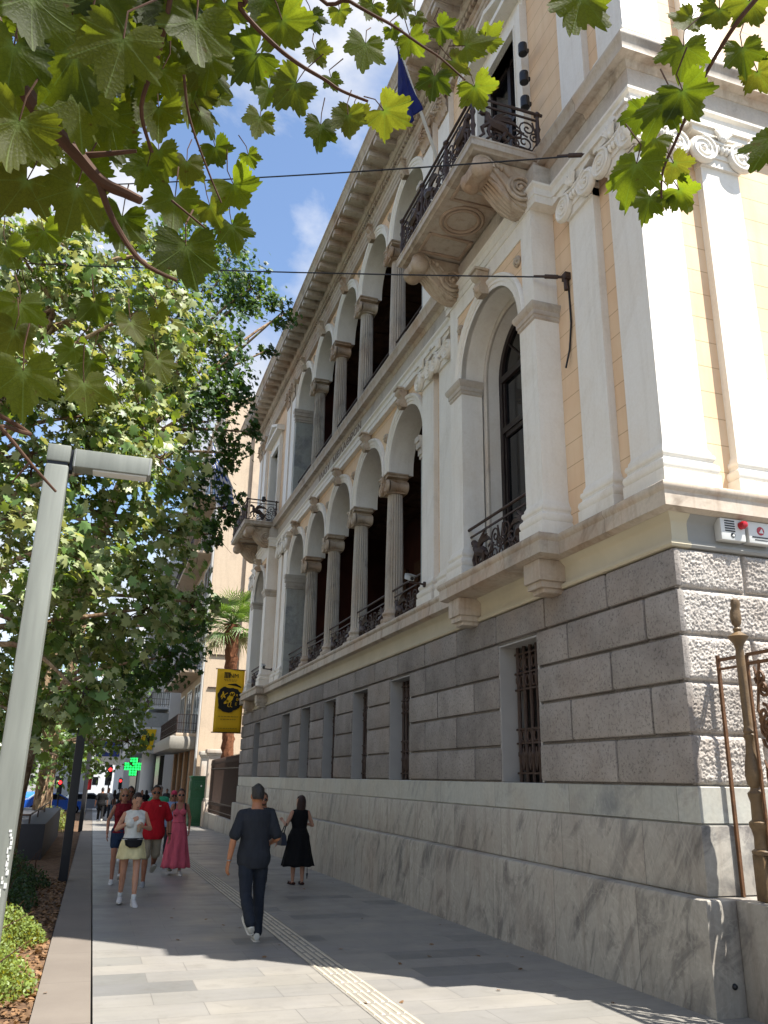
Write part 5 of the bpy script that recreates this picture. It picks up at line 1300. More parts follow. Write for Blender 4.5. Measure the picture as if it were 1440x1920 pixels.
b=MB(); limb(b,[(-1.9,.2,-.3),(-1.9,.2,1.5),(-1.85,.2,3.2),(-1.8,.3,4.6),(-1.6,.4,6.5)],.24,.12,12); part('trunk',b,M_BARK,fg)
def stem(pts,r0,r1,name='branch',mat=None,root=None):
    b=MB(); P=[at_dist(*p) for p in pts]
    if root is not None: P=[Vector(q) for q in root]+P
    limb(b,P,r0,r1,8); part(name,b,mat or M_TWIG,fg); return P
stem([(-120,-60,2.3),(0,95,2.2),(75,212,2.12),(145,290,2.06),(190,340,2.03),(235,362,2.0),(264,376,1.98)],.030,.009,root=[(-1.85,.25,3.2),(-1.4,.8,3.25)])
stem([(150,292,2.06),(205,288,2.05),(256,283,2.04)],.008,.004); stem([(185,340,2.03),(212,412,2.0),(265,490,1.97),(332,526,1.95)],.0085,.004)
stem([(285,285,2.2),(265,200,2.15),(300,90,2.1),(330,-60,2.1)],.004,.006); stem([(345,140,2.3),(355,220,2.3),(390,320,2.28),(415,380,2.26)],.004,.002); stem([(322,376,2.1),(400,440,2.06)],.003,.002)
stem([(400,-80,2.5),(450,15,2.5),(512,82,2.48),(560,120,2.46),(610,150,2.44),(640,170,2.42),(690,190,2.4)],.009,.0035,root=[(-1.8,.3,4.4),(-.9,1.2,4.1)])
stem([(560,-60,2.9),(655,2,2.85),(700,28,2.8),(740,50,2.8),(790,85,2.78),(825,108,2.75),(872,150,2.7)],.008,.003,root=[(-1.8,.3,4.5),(-.3,1.3,4.5)])
stem([(1500,-120,2.7),(1440,-30,2.65),(1385,38,2.6),(1345,100,2.6),(1310,165,2.58),(1268,262,2.55),(1243,320,2.53),(1240,372,2.52)],.010,.003,root=[(-1.7,.3,5.2),(0,.5,5.4),(1.3,1.0,4.8)])
stem([(-60,745,2.2),(0,800,2.15),(60,872,2.1),(105,922,2.08)],.008,.003,root=[(-1.86,.25,2.6)]); stem([(55,868,2.1),(22,905,2.1)],.003,.002)
# leaf: x, y of the blade centre on the photo, blade radius there, direction of the tip (deg, 90 = down), sun-facing tilt
LV=[(1082,20,78,110),(1284,45,42,150),(1348,36,48,95),(1395,108,46,80),(1279,108,55,100),(1428,150,42,60),(1234,214,60,130),(1290,190,60,60),(1190,217,46,180),(1220,275,46,130),(1184,333,76,115),(1273,318,42,45),(1284,367,42,40),(1434,278,60,140),(1251,375,26,95),(1415,20,50,60),(1330,-20,50,90),(1215,385,45,105),
(684,100,50,95),(662,230,46,95),(736,220,58,30),(751,12,34,80),(693,20,34,120),(837,58,36,20),(776,84,40,60),(890,80,46,330),(922,66,32,300),(812,160,46,100),(898,178,50,60),(737,64,24,70),(784,38,22,60),(600,250,44,95),(655,232,44,80),(485,235,42,100),(540,172,60,140),(460,115,66,150),(540,62,70,60),(600,105,36,50),(625,155,26,60),(495,20,56,100),(590,40,34,60),(640,30,30,70),(860,120,36,20),
(365,70,86,95),(150,210,84,80),(60,30,92,90),(225,110,100,100),(60,235,82,120),(215,280,60,90),(300,225,62,80),(135,380,78,110),(225,430,66,100),(370,165,38,60),(385,222,42,40),(418,190,30,30),(350,320,46,90),(325,395,66,97),(350,490,84,85),(440,440,52,70),(450,365,64,50),(410,290,42,60),(80,275,44,120),(25,260,90,110),(35,360,70,130),(40,590,58,80),(180,585,48,75),(250,620,48,70),(300,590,30,60),(45,725,84,85),(160,740,64,80),(300,690,46,70),(165,690,44,110),(130,665,40,130),(275,725,30,60),(20,640,60,110),(410,110,50,60),(290,40,70,80),(130,60,80,100),(270,330,50,110),(470,300,30,60),(120,130,90,130),(20,120,90,100),(310,130,60,60),(420,30,60,90),(190,20,80,90),(500,180,40,110),(250,190,60,120),(170,330,60,70),(90,450,50,60),(300,300,50,80),(20,480,50,60),(400,400,46,60)]
rng=np.random.default_rng(77); AV_=[];AF=[];AU=[];AN=[];off=0; ptb=MB()
def add_leaf(px,py,pr,deg,dist,flat):
    global off
    V,F,uv,vn=big_leaf(rng); c=at_dist(px,py,dist); R_=pr*dist/1531*1.12
    v=(c-Vector((0,0,CAM_H))).normalized(); a=math.radians(deg)
    rt=Vector(_R); up=Vector(_U); tip=(rt*math.cos(a)-up*math.sin(a)); tip=(tip+Vector((0,0,-.25))).normalized()
    nrm=Vector((rng.normal()*.35,rng.normal()*.35,1)).normalized()*flat+(-v)*(1-flat)*(-1 if rng.uniform()<.5 else 1)
    nrm=(nrm-tip*nrm.dot(tip)); nrm=nrm.normalized() if nrm.length>.1 else v.copy()
    if nrm.z<0: nrm=-nrm
    sd=nrm.cross(tip).normalized(); M3=np.array([list(tip),list(sd),list(nrm)]).T
    W=(V-np.array([.3,0,0]))*R_; W=W@M3.T+np.array(c)
    AV_.append(W); AF.append(F+off); AU.append(uv); AN.append(vn); off+=len(V)
    base=c-tip*R_*.3; ptb.tube([base,base-tip*R_*.3+Vector((0,0,.015)),base-tip*R_*.55+Vector((rng.normal()*.02,rng.normal()*.02,.05))],[.0016,.0018,.0022],5)
for (px,py,pr,deg) in LV:
    d=np.clip(175/pr,1.75,3.3)*rng.uniform(.95,1.05); 
    if px>1050: d=np.clip(140/pr,2.3,2.9)
    add_leaf(px,py,pr,deg,d,.38)
for k in range(160):       # the dense shaded mass at the upper left, further back
    px=rng.uniform(-60,400); py=rng.uniform(-120,330-px*.35); add_leaf(px,py,rng.uniform(38,66),rng.uniform(50,140),rng.uniform(2.4,3.4),.5)
for k in range(70):        # boughs of the same tree out of view overhead, shading the ones below
    px=rng.uniform(-300,560); py=rng.uniform(-760,-90); add_leaf(px,py,rng.uniform(60,95),rng.uniform(40,140),rng.uniform(2.2,3.2),.7)
link('foliage',mesh_np('foliage',np.vstack(AV_),np.vstack(AF),M_BIG,True,np.vstack(AU),np.concatenate(AN)),fg).location=-wloc(fg)
part('leaf_stalks',ptb,M_TWIG,fg)
# =====================================================================  PEOPLE
def capsule(b,p0,p1,r0,r1,n=12):
    p0=Vector(p0); p1=Vector(p1); d=(p1-p0); L=d.length; d=d/L if L>1e-6 else Vector((0,0,1))
    u=d.orthogonal().normalized(); w=d.cross(u); rings=[]
    st=[(-math.cos(a)*r0,math.sin(a)*r0) for a in (.25,.8,1.3)]+[(L+math.sin(a)*r1,math.cos(a)*r1) for a in (.0,.5,1.0,1.4)]
    for t,r in st: rings.append([p0+d*t+(u*math.cos(2*PI*k/n)+w*math.sin(2*PI*k/n))*r for k in range(n)])
    b.loft(rings)
def chain(b,pts,rs,n=12):
    for i in range(len(pts)-1): capsule(b,pts[i],pts[i+1],rs[i],rs[i+1],n)
def ellrings(b,rings,n=20,x0=0,pw=1.0,T=None):
    R_=[]
    for z,hw,hd,yc in rings:
        ring=[]
        for k in range(n):
            a=2*PI*k/n; c,s=math.cos(a),math.sin(a); p=Vector((x0+hw*math.copysign(abs(c)**pw,c),yc+hd*math.copysign(abs(s)**pw,s),z)); ring.append(T@p if T else p)
        R_.append(ring)
    b.loft(R_)
def remesh(name,b,mat,voxel=.008,sm=3,wr=0,wscale=14,seed=0):
    me=b.mesh(name,mat,0); o=bpy.data.objects.new('tmp',me); ts=bpy.data.scenes.new('workbench'); ts.collection.objects.link(o)
    m=o.modifiers.new('r','REMESH'); m.mode='VOXEL'; m.voxel_size=voxel; m.use_smooth_shade=True
    if sm: s=o.modifiers.new('s','SMOOTH'); s.iterations=sm; s.factor=.5
    with bpy.context.temp_override(scene=ts,view_layer=ts.view_layers[0]):
        dg=bpy.context.evaluated_depsgraph_get(); ev=o.evaluated_get(dg); r=bpy.data.meshes.new_from_object(ev)
    bpy.data.objects.remove(o); bpy.data.scenes.remove(ts); r.name=name; r.materials.clear(); r.materials.append(mat)
    if wr:
        n=len(r.vertices); co=np.empty(n*3,dtype=np.float32); no=np.empty(n*3,dtype=np.float32); r.vertices.foreach_get('co',co); r.vertices.foreach_get('normal',no); co=co.reshape(-1,3); no=no.reshape(-1,3)
        d=[]
        for c in co:
            q=Vector((c[0]*wscale,c[1]*wscale,c[2]*wscale*.55+seed)); d.append(mnoise.noise(q)+.5*mnoise.noise(q*2.1))
        co+=no*(wr*np.array(d,dtype=np.float32))[:,None]; r.vertices.foreach_set('co',co.ravel())
    r.polygons.foreach_set('use_smooth',[True]*len(r.polygons)); r.update(); return r
_mats={}
def cloth(col,rough=.85,nm='cloth'):
    k=('c',col)
    if k not in _mats:
        t=NT(nm+'_fabric'); v=t.coord('Object'); c=lin(col); n=t.noise(t.coord('Object',(1,1,.5)),9,4,.6)
        cc=t.ramp(n,[(.3,tuple(x*.82 for x in c)),(.7,tuple(min(1,x*1.15) for x in c))]); t.bump(t.noise(t.coord('Object',(1,1,.45)),15,4,.6,1.),.55,.02); _mats[k]=t.fin(cc,rough,.2)
    return _mats[k]
def skin(col):
    k=('s',col)
    if k not in _mats:
        t=NT('skin'); v=t.coord('Object'); c=lin(col); n=t.noise(v,11,4); cc=t.ramp(n,[(.3,tuple(x*.88 for x in c)),(.7,tuple(min(1,x*1.08) for x in c))])
        t.b.inputs['Subsurface Weight'].default_value=.12; t.b.inputs['Subsurface Radius'].default_value=(.02,.008,.004); t.bump(t.noise(v,60,3),.1,.003); _mats[k]=t.fin(cc,.5,.35)
    return _mats[k]
def hairm(col):
    k=('h',col)
    if k not in _mats:
        t=NT('hair'); c=lin(col); n=t.noise(t.coord('Object',(1,1,.15)),90,4,.7); cc=t.ramp(n,[(.3,tuple(x*.55 for x in c)),(.7,tuple(x*1.4 for x in c))]); t.bump(n,.8,.01); _mats[k]=t.fin(cc,.5,.35)
    return _mats[k]
M_LIP=plain('lips','#9a5148',.45,.4,var=.05); M_EYEW=plain('eye_white','#7d746c',.3,.4,var=.02); M_SHADES=plain('sunglass_lens','#0c0b0b',.12,.6,var=.02)
M_SOLE=plain('shoe_sole','#b8b4aa',.7,.2,var=.05); M_STRAP=plain('black_nylon','#121214',.7,.3,var=.1)
def hand(b,w,d,side,k,curl=.5,palm=Vector((0,1,0))):
    """palm and five bent fingers: w wrist, d pointing direction, palm = way the palm faces"""
    d=d.normalized(); palm=(palm-d*palm.dot(d)).normalized(); sx=d.cross(palm)*side
    ce=w+d*.045*k
    for q in (-1,-.33,.33,1): capsule(b,w+d*.012*k+sx*q*.018*k,w+d*.088*k+sx*q*.031*k,.015*k,.0115*k,8)
    for i,(q,L) in enumerate(((-1,.062),(-.34,.078),(.34,.083),(1,.072))):
        p=w+d*.088*k+sx*q*.030*k; a=curl*(.55+.12*(3-i)); pts=[p]
        dd=d
        for s_,f in ((.45,1),(.32,1.4),(.23,1.2)):
            ang=a*f*.6; dd=(dd*math.cos(ang)+palm*math.sin(ang)).normalized(); p=p+dd*L*s_*k; pts.append(p)
        chain(b,pts,[.0095*k,.009*k,.0083*k,.007*k],8)
    t0=w+d*.03*k+sx*.026*k; t1=t0+(sx*.75+d*.6+palm*.35).normalized()*.036*k; t2=t1+(d*.85+sx*.2+palm*.45).normalized()*.032*k; t3=t2+(d*.95+palm*.4).normalized()*.022*k
    chain(b,[t0,t1,t2,t3],[.014*k,.0115*k,.0105*k,.0085*k],8)
def person(loc,rz,label,H=1.75,sex='m',legs=((5,10,0),(-8,15,10)),arms=None,sk='#a87b5f',hair='#1c1512',hairlen=0,top=None,bottom=None,shoes=('#c8c8c8',None),glass=False,hat=None,girth=1.0,head=(0,0,0),vox=.008,beard=None,group=None,extras=()):
    k=H/1.75; m=sex=='m'
    root=empty('person',loc,label,'person',group,rz)
    hipx=.092; shx=(.185 if m else .158)
    V=lambda x,y,z: Vector((x,y,z))*k
    sk_=skin(sk); L1=.42*k; L2=.415*k; J={}
    low=9
    for i,s in ((0,-1),(1,1)):
        t,kn,ft=[R(a) for a in legs[i]]; h=V(s*hipx,0,.92); kk=h+Vector((s*.004,math.sin(t),-math.cos(t)))*L1; an=kk+Vector((-s*.006,math.sin(t-kn),-math.cos(t-kn)))*L2; J[s]=(h,kk,an,ft)
        hp=an.z-.085*k*math.cos(ft)-max(0,math.sin(ft))*.13*k-max(0,-math.sin(ft))*.05*k; low=min(low,hp)
    dz=Vector((0,0,-low)); J={s:(a+dz,b_+dz,c+dz,f) for s,(a,b_,c,f) in J.items()}; oz=-low/k
    Z=lambda x,y,z: V(x,y,z)+dz
    def TR(rr,g=0,gd=0): return [((z+oz)*k,(hw*girth+g)*k,(hd*girth+gd+g)*k,yc*k) for z,hw,hd,yc in rr]
    if m: tor=[(.80,.12,.10,0),(.86,.158,.115,0),(.93,.17,.122,0),(1.02,.16,.115,.008),(1.12,.152,.108,.01),(1.24,.165,.116,.008),(1.34,.178,.116,0),(1.41,.168,.098,-.01),(1.45,.115,.075,-.016),(1.48,.066,.06,-.012),(1.55,.056,.058,.006),(1.58,.05,.05,.01)]
    else: tor=[(.80,.12,.105,0),(.87,.168,.122,-.01),(.94,.172,.125,-.01),(1.02,.148,.108,0),(1.10,.126,.094,.006),(1.2,.138,.102,.01),(1.28,.15,.116,.014),(1.35,.15,.105,.004),(1.41,.14,.085,-.008),(1.45,.09,.066,-.014),(1.48,.054,.052,-.01),(1.55,.046,.05,.006),(1.58,.04,.04,.01)]
    b=MB(); ellrings(b,TR(tor))
    if not m:
        for s in (-1,1): b.ball(Z(s*.068*girth,.082*girth,1.27),.060*k*girth,10,8)
    for s in (-1,1):
        h,kk,an,ft=J[s]; g=girth**.6*(1 if m else .96)
        chain(b,[h+Vector((0,0,.0)),h.lerp(kk,.45),kk],[.088*k*g,.076*k*g,.054*k*g]); cm=kk.lerp(an,.3)+Vector((0,-.012*k,0)); chain(b,[kk,cm,kk.lerp(an,.7),an],[.052*k*g,.056*k*g,.042*k*g,.034*k])
        f=Matrix.Rotation(ft,4,'X'); fd=(f@Vector((0,-1,0)))*-1; fdn=f@Vector((0,0,-1))
        fd=Vector((s*.12,math.cos(ft),-math.sin(ft))); fdn=Vector((0,-math.sin(ft),-math.cos(ft)))
        chain(b,[an+fdn*.045*k-fd*.03*k,an+fdn*.055*k+fd*.08*k,an+fdn*.062*k+fd*.17*k],[.027*k,.023*k,.015*k])
    if arms is None: arms=(((-.09,-.02,-.27),(-.02,.07,-.24)),((.09,-.02,-.27),(.02,.07,-.24)))
    A={}
    for i,s in ((0,-1),(1,1)):
        sh=Z(s*shx*girth**.5,-.012,1.395 if m else 1.40); e=sh+Vector(arms[i][0])*k; w=e+Vector(arms[i][1])*k; A[s]=(sh,e,w)
        g=(1 if m else .84)*girth**.6
        chain(b,[sh,sh.lerp(e,.4),e],[.056*k*g,.05*k*g,.039*k*g]); chain(b,[e,e.lerp(w,.3),w],[.04*k*g,.041*k*g,.027*k*g])
        pl=Vector(arms[i][2]) if len(arms[i])>2 else Vector((-s,.2,0)); hand(b,w,(w-e),s,k*(1 if m else .92),.55,pl)
    hc=Z(0,.0,1.56); HM=Matrix.Translation(hc)@Euler([R(a) for a in head]).to_matrix().to_4x4()
    HP=lambda x,y,z: HM@(Vector((x,y,z))*k)
    hr=[(-.055,.028,.03,.058),(-.04,.046,.058,.04),(-.01,.06,.082,.022),(.03,.067,.094,.01),(.07,.073,.1,.003),(.11,.075,.1,0),(.145,.068,.09,-.004),(.17,.05,.066,-.008),(.187,.026,.034,-.01),(.191,.006,.008,-.01)]
    ellrings(b,[(z*k,hw*k,hd*k,yc*k) for z,hw,hd,yc in hr],18,T=HM)
    capsule(b,HP(0,.099,.068),HP(0,.118,.035),.009*k,.0135*k,8); capsule(b,HP(-.022,.094,-.008),HP(.022,.094,-.008),.0095*k,.0095*k,8); capsule(b,HP(-.045,.088,.088),HP(.045,.088,.088),.01*k,.01*k,8)
    for s in (-1,1): b.ball(HP(s*.076,-.005,.05),.026*k,8,6,(.4,.8,1.2))
    o=link('body',remesh('body',b,sk_,vox*(.75 if vox<.01 else 1),2),root,True)
    # face
    if vox<.012:
        b=MB(); b.tube([HP(-.021,.1035,-.009),HP(-.008,.1065,-.005),HP(.008,.1065,-.005),HP(.021,.1035,-.009)],[.003*k,.005*k,.005*k,.003*k],6); b.tube([HP(-.018,.103,-.014),HP(0,.106,-.016),HP(.018,.103,-.014)],[.003*k,.005*k,.003*k],6); part('mouth',b,M_LIP,o,local=True)
        if not glass:
            for s in (-1,1):
                b=MB(); b.ball(HP(s*.031,.083,.062),.0125*k,8,6); e_=part('eye',b,M_EYEW,o,local=True); b=MB(); b.ball(HP(s*.031,.0915,.062),.006*k,6,5); part('iris',b,M_SHADES,e_,local=True)
        b=MB()
        for s in (-1,1): b.tube([HP(s*.014,.098,.083),HP(s*.032,.098,.09),HP(s*.05,.088,.083)],[.003*k,.0045*k,.0025*k],5)
        part('eyebrows',b,hairm(hair),o,local=True)
    if glass:
        b=MB()
        for s in (-1,1):
            b.loft([[HP(s*.033+q*math.cos(a)*.03,.1+dy-abs(s*.033+q*math.cos(a)*.03)*.22,.06+q*math.sin(a)*.022) for a in [2*PI*i/14 for i in range(14)]] for q,dy in ((.9,-.004),(1,.004),(.7,.009),(.1,.011))])
            b.tube([HP(s*.062,.09,.068),HP(s*.077,.05,.066),HP(s*.079,-.01,.062)],.0035*k,5)
        b.tube([HP(-.012,.106,.066),HP(.012,.106,.066)],.004*k,5); part('sunglasses',b,M_SHADES,root,local=True)
    # hair
    b=MB(); hh=[(.062,.078,.085,-.034),(.1,.081,.092,-.024),(.135,.079,.096,-.012),(.165,.063,.083,-.01),(.19,.04,.052,-.012),(.204,.008,.01,-.014)]
    if hairlen==0: hh=[(.02,.066,.06,-.05),(.045,.075,.078,-.04)]+hh
    else: hh=[(.0,.07,.065,-.05),(.035,.08,.08,-.04)]+hh
    if hair:
        ellrings(b,[(z*k,(hw-.001)*k,(hd-.002)*k,yc*k) for z,hw,hd,yc in hh],18,T=HM)
        for q in range(9): 
            x=-.06+.015*q; capsule(b,HP(x,.055-abs(x)*.35,.15),HP(x*1.05,.082-abs(x)*.5,.118),.016*k,.01*k,7)
        if hairlen>0:
            for q in range(11):
                a=PI*(.98+1.04*q/10); x=.072*math.cos(a); y=-.02+.075*math.sin(a)
                pts=[HP(x,y,.1),HP(x*1.1,y*1.05-.005,.0),HP(x*1.15,y-.01,-hairlen*.55),HP(x*.95,y-.005,-hairlen)]; chain(b,pts,[.026*k,.027*k,.026*k,.014*k],8)
        if hairlen<0:   # tied back
            b.ball(HP(0,-.12,.09),.042*k,9,7)
        link('hair',remesh('hair',b,hairm(hair),.007 if vox<.012 else .012,2,.004,40),root,True)
    if beard:
        b=MB(); ellrings(b,[(z*k,(hw+.004)*k,(hd+.005)*k,yc*k) for z,hw,hd,yc in hr[0:3]],16,T=HM); link('beard',remesh('beard',b,hairm(beard),.007,2),root,True)
    if hat:
        b=MB(); ellrings(b,[(z*k,hw*k,hd*k,yc*k) for z,hw,hd,yc in ((.1,.085,.108,-.004),(.14,.083,.106,-.004),(.18,.07,.09,-.006),(.205,.04,.055,-.01),(.212,.008,.01,-.01))],20,T=HM)
        b.loft([[HP(.075*math.cos(a)*q,.09+.085*math.sin(a)*q+0,.108-dz_+.02*(1-abs(math.cos(a)))) for a in [PI*i/10 for i in range(11)]]+[HP(-.07,.06,.1-dz_),HP(.07,.06,.1-dz_)] for q,dz_ in ((1,0),(1,.008))]); part('cap',b,cloth(hat),root,local=True,smooth=50)
    # clothes
    ins=lambda p,q,t: p.lerp(q,t)
    if top:
        kind,col=top[0],top[1]; b=MB(); hem=top[2] if len(top)>2 else .84
        z1=1.455 if kind!='strappy' else 1.33
        rr=[r for r in tor if hem<=r[0]<=z1]
        base=[r for r in tor if r[0]<=hem][-1]; fl_=.022 if m else .004; rr=[(hem,max(base[1],rr[0][1])+fl_,max(base[2],rr[0][2])+fl_,rr[0][3])]+[(q[0],q[1]+fl_*max(0,(1.1-q[0])/.25),q[2]+fl_*.7*max(0,(1.1-q[0])/.25),q[3]) for q in rr]
        if kind!='strappy': rr+=[(1.468,.082 if m else .07,.07 if m else .06,-.014)]
        ellrings(b,TR(rr,.024 if m else .014,.006))
        if not m:
            for s in (-1,1): b.ball(Z(s*.068*girth,.090*girth,1.27),.082*k*girth,10,8)
        for s in (-1,1):
            sh,e,w=A[s]
            if kind=='tee': chain(b,[Z(s*.085,-.012,1.425),sh,ins(sh,e,.35),ins(sh,e,.82)],[.052*k,.063*k,.066*k,.073*k*girth**.5])
            elif kind=='sleeveless': chain(b,[Z(s*.08,-.01,1.43),sh+Vector((-s*.02*k,0,.012*k))],[.05*k,.046*k])
            elif kind=='long': chain(b,[Z(s*.1,-.01,1.41),sh,e,w],[.07*k,.068*k,.056*k,.042*k])
        if kind=='tee' and len(top)>3:
            ellrings(b,TR([(1.455,.075,.07,-.01),(1.5,.07,.068,-.005)],.012))
        link('shirt',remesh('shirt',b,cloth(col),.009 if vox<.012 else .014,3,.006,13,loc[0]),root,True)
    if bottom:
        kind,col=bottom[0],bottom[1]; b=MB()
        if kind in('trousers','shorts'):
            ellrings(b,TR([r for r in tor if r[0]<=.94]+[(.99,.165,.118,.0)],.014)); end=bottom[2] if len(bottom)>2 else (.97 if kind=='trousers' else 0)
            for s in (-1,1):
                h,kk,an,ft=J[s]
                if kind=='shorts': chain(b,[h+Vector((0,0,.03*k)),h.lerp(kk,.5),h.lerp(kk,end or .92)],[.1*k,.094*k,.088*k])
                else: chain(b,[h+Vector((0,0,.02*k)),h.lerp(kk,.5),kk,kk.lerp(an,.5),kk.lerp(an,end)],[.1*k,.09*k,.073*k,.07*k,.066*k])
            link(kind,remesh(kind,b,cloth(col),.009 if vox<.012 else .014,3,.006,16,loc[1]),root,True)
        else:
            hem,flare,nf,amp=bottom[2:6]; ztop=bottom[6] if len(bottom)>6 else 1.06; rings=[]; N=64; yo=bottom[7] if len(bottom)>7 else 0
            for i in range(15):
                t=i/14; z=ztop+(hem-ztop)*t
                bw=np.interp(z,[r[0] for r in tor],[r[1] for r in tor])*girth if z>.86 else .17*girth; bd=np.interp(z,[r[0] for r in tor],[r[2] for r in tor])*girth if z>.86 else .125*girth
                w_=bw+.012+flare*t**1.3; d_=bd+.014+flare*.9*t**1.3
                rings.append([((w_+amp*t*math.sin(nf*a+2*t+i*.05)+amp*.5*t*math.sin((nf*2+1)*a))*math.cos(a)*k,((d_+amp*t*math.sin(nf*a+2*t))*math.sin(a)+yo*t)*k,(z+oz)*k+amp*.3*math.sin(nf*a)*t) for a in [2*PI*q/N for q in range(N)]])
            b.loft(rings,False); s_=part(kind,b,cloth(col),root,local=True,smooth=70); q=s_.modifiers.new('thick','SOLIDIFY'); q.thickness=.006
    # shoes
    for s in (-1,1):
        h,kk,an,ft=J[s]; fd=Vector((s*.12,math.cos(ft),-math.sin(ft))); dn=Vector((0,-math.sin(ft),-math.cos(ft))); sd=Vector((1,0,0))
        def ring(y,w_,z0,z1): 
            c=an+fd*y*k; return [c+sd*w_*k*math.cos(a)+dn*((z0+z1)/2+(z1-z0)/2*math.sin(a))*k for a in [2*PI*q/14 for q in range(14)]]
        b=MB(); 
        if shoes[1]!='sandal': b.loft([ring(-.075,.02,.04,.07),ring(-.065,.036,-.01,.082),ring(-.02,.042,-.015,.086),ring(.04,.043,.0,.086),(ring(.1,.048,.032,.086)),ring(.16,.046,.045,.086),ring(.195,.03,.055,.084),ring(.205,.01,.065,.08)])
        else: 
            for y in (-.06,.03,.12): b.loft([ring(y,.044,.03+.15*abs(y)*.2,.085),ring(y+.025,.044,.03,.085)])
        sh_=part('shoe',b,cloth(shoes[0],.6,'shoe'),root,local=True,smooth=60)
        b=MB(); b.loft([ring(-.08,.02,.078,.098),ring(-.065,.04,.075,.1),ring(0,.045,.076,.1),ring(.1,.051,.078,.1),ring(.17,.047,.078,.1),ring(.21,.02,.075,.096)]); part('sole',b,M_STRAP if shoes[1]in('dark','sandal') else M_SOLE,sh_,local=True)
        if shoes[1]=='socks': b=MB(); chain(b,[an+Vector((0,0,.0)),an.lerp(kk,.13)],[.04*k,.042*k]); part('sock',b,cloth('#c4c4c0'),root,local=True,smooth=60)
    return root,dict(k=k,Z=Z,A=A,J=J,HP=HP,TR=TR,tor=tor)
def on(px,py):     # pavement point under a pixel
    v=ray(px,py); t=-CAM_H/(v[2]+SLOPE*v[1]); return Vector((v[0]*t,v[1]*t,gz(v[1]*t)))
P180=PI
# man in grey, walking away
p=Vector((1.97,10.75,gz(10.75)))
r,d=person(p,.05,'man in a dark grey T-shirt and blue jeans walking away along the tactile strip',1.77,'m',((-14,38,-38),(3,4,0)),(((-.085,-.03,-.27),(-.03,.05,-.25)),((.08,-.04,-.26),(-.04,.19,-.07))),'#9c6a4c','#252321',0,('tee','#23262c',.80),('trousers','#1d222b'),('#b0aea6',None),vox=.007,head=(0,0,-4))
sh,e,w=d['A'][-1]; b=MB(); b.tube([w+Vector((.031*math.cos(a),.031*math.sin(a),.012)) for a in [2*PI*i/16 for i in range(16)]],.008,6,closed=True); part('wristwatch',b,M_RIM,r,local=True)
# woman in black
p=Vector((3.93,16.75,gz(16.75)))
r,d=person(p,.12,'woman in a long sleeveless black dress standing near the plinth with a handbag',1.62,'f',((3,4,0),(-2,3,0)),(((-.12,.02,-.24),(-.0,.2,.06),(0,0,1)),((.12,.0,-.25),(-.06,.2,.02))),'#a87e68','#2a1512',.16,('sleeveless','#0d0d10',.98),('dress','#0d0d10',.36,.13,7,.022,1.1),('#3a2018','sandal'),girth=1.18,head=(10,0,22),vox=.008)
sh,e,w=d['A'][-1]; c=e+Vector((-.06,.02,-.2)); b=MB(); b.loft([[c+Vector((x*s_,y*s_,z)) for x,y in ((-.06,-.13),(.06,-.13),(.06,.13),(-.06,.13))] for s_,z in ((.9,-.17),(1,-.16),(.8,.0),(.45,.06))]); hb=part('handbag',b,plain('navy_leather','#1d2230',.45,.4),r,local=True,smooth=30); b=MB(); b.tube([c+Vector((0,-.07,.04)),e+Vector((-.0,-.03,.03)),e+Vector((-.0,.03,.03)),c+Vector((0,.07,.04))],.01,6); part('bag_handle',b,M_STRAP,hb,local=True)
b=MB(); b.tube([(.17,-.06,.5),(.18,-.06,.2)],.006,5); b.lathe([(.006,.1),(.02,.2)],8,(.18,-.06,0)); part('belt_tassel',b,M_STRAP,r,local=True)
# woman in white top
p=Vector((.70,14.4,gz(14.4)))
r,d=person(p,P180+.06,'woman in a white sleeveless top, yellow mini skirt and black waist bag, hands before her',1.64,'f',((15,6,10),(-8,12,0)),(((-.11,-.02,-.23),(.14,.2,.04),(0,-1,0)),((.12,-.01,-.24),(-.2,.13,.13),(.0,-.9,-.3))),'#b5866c','#241511',-1,('sleeveless','#c9c9c2',1.0),('skirt','#cfc394',.71,.05,6,.01,1.04),('#b9b6b4','socks'),girth=1.04,head=(-22,0,12),vox=.007)
k=d['k']; Z=d['Z']; b=MB(); b.loft([[Z(x*s_,.155+q,.975+z*s_) for x,z in ((-.15,.04),(.15,.04),(.13,-.05),(.06,-.09),(-.06,-.09),(-.13,-.05))] for q,s_ in ((-.03,.85),(-.01,1),(.05,.95),(.07,.75))]); wb=part('waist_bag',b,M_STRAP,r,local=True,smooth=40)
b=MB(); b.sweep([(.0,(1.005)*k),(.012,(1.005)*k),(.012,(1.035)*k),(0,(1.035)*k)],[(.165*k*math.cos(-a),.125*k*math.sin(-a)) for a in [2*PI*i/24 for i in range(24)]],closed=True); part('bag_strap',b,M_STRAP,wb,local=True)
w=d['A'][-1][2]; b=MB(); b.lathe([(.026,-.055),(.033,.055)],14,tuple(w+Vector((.07,.06,-.02)))); part('paper_cup',b,plain('paper_cup','#8f7a62',.6,.3),r,local=True)
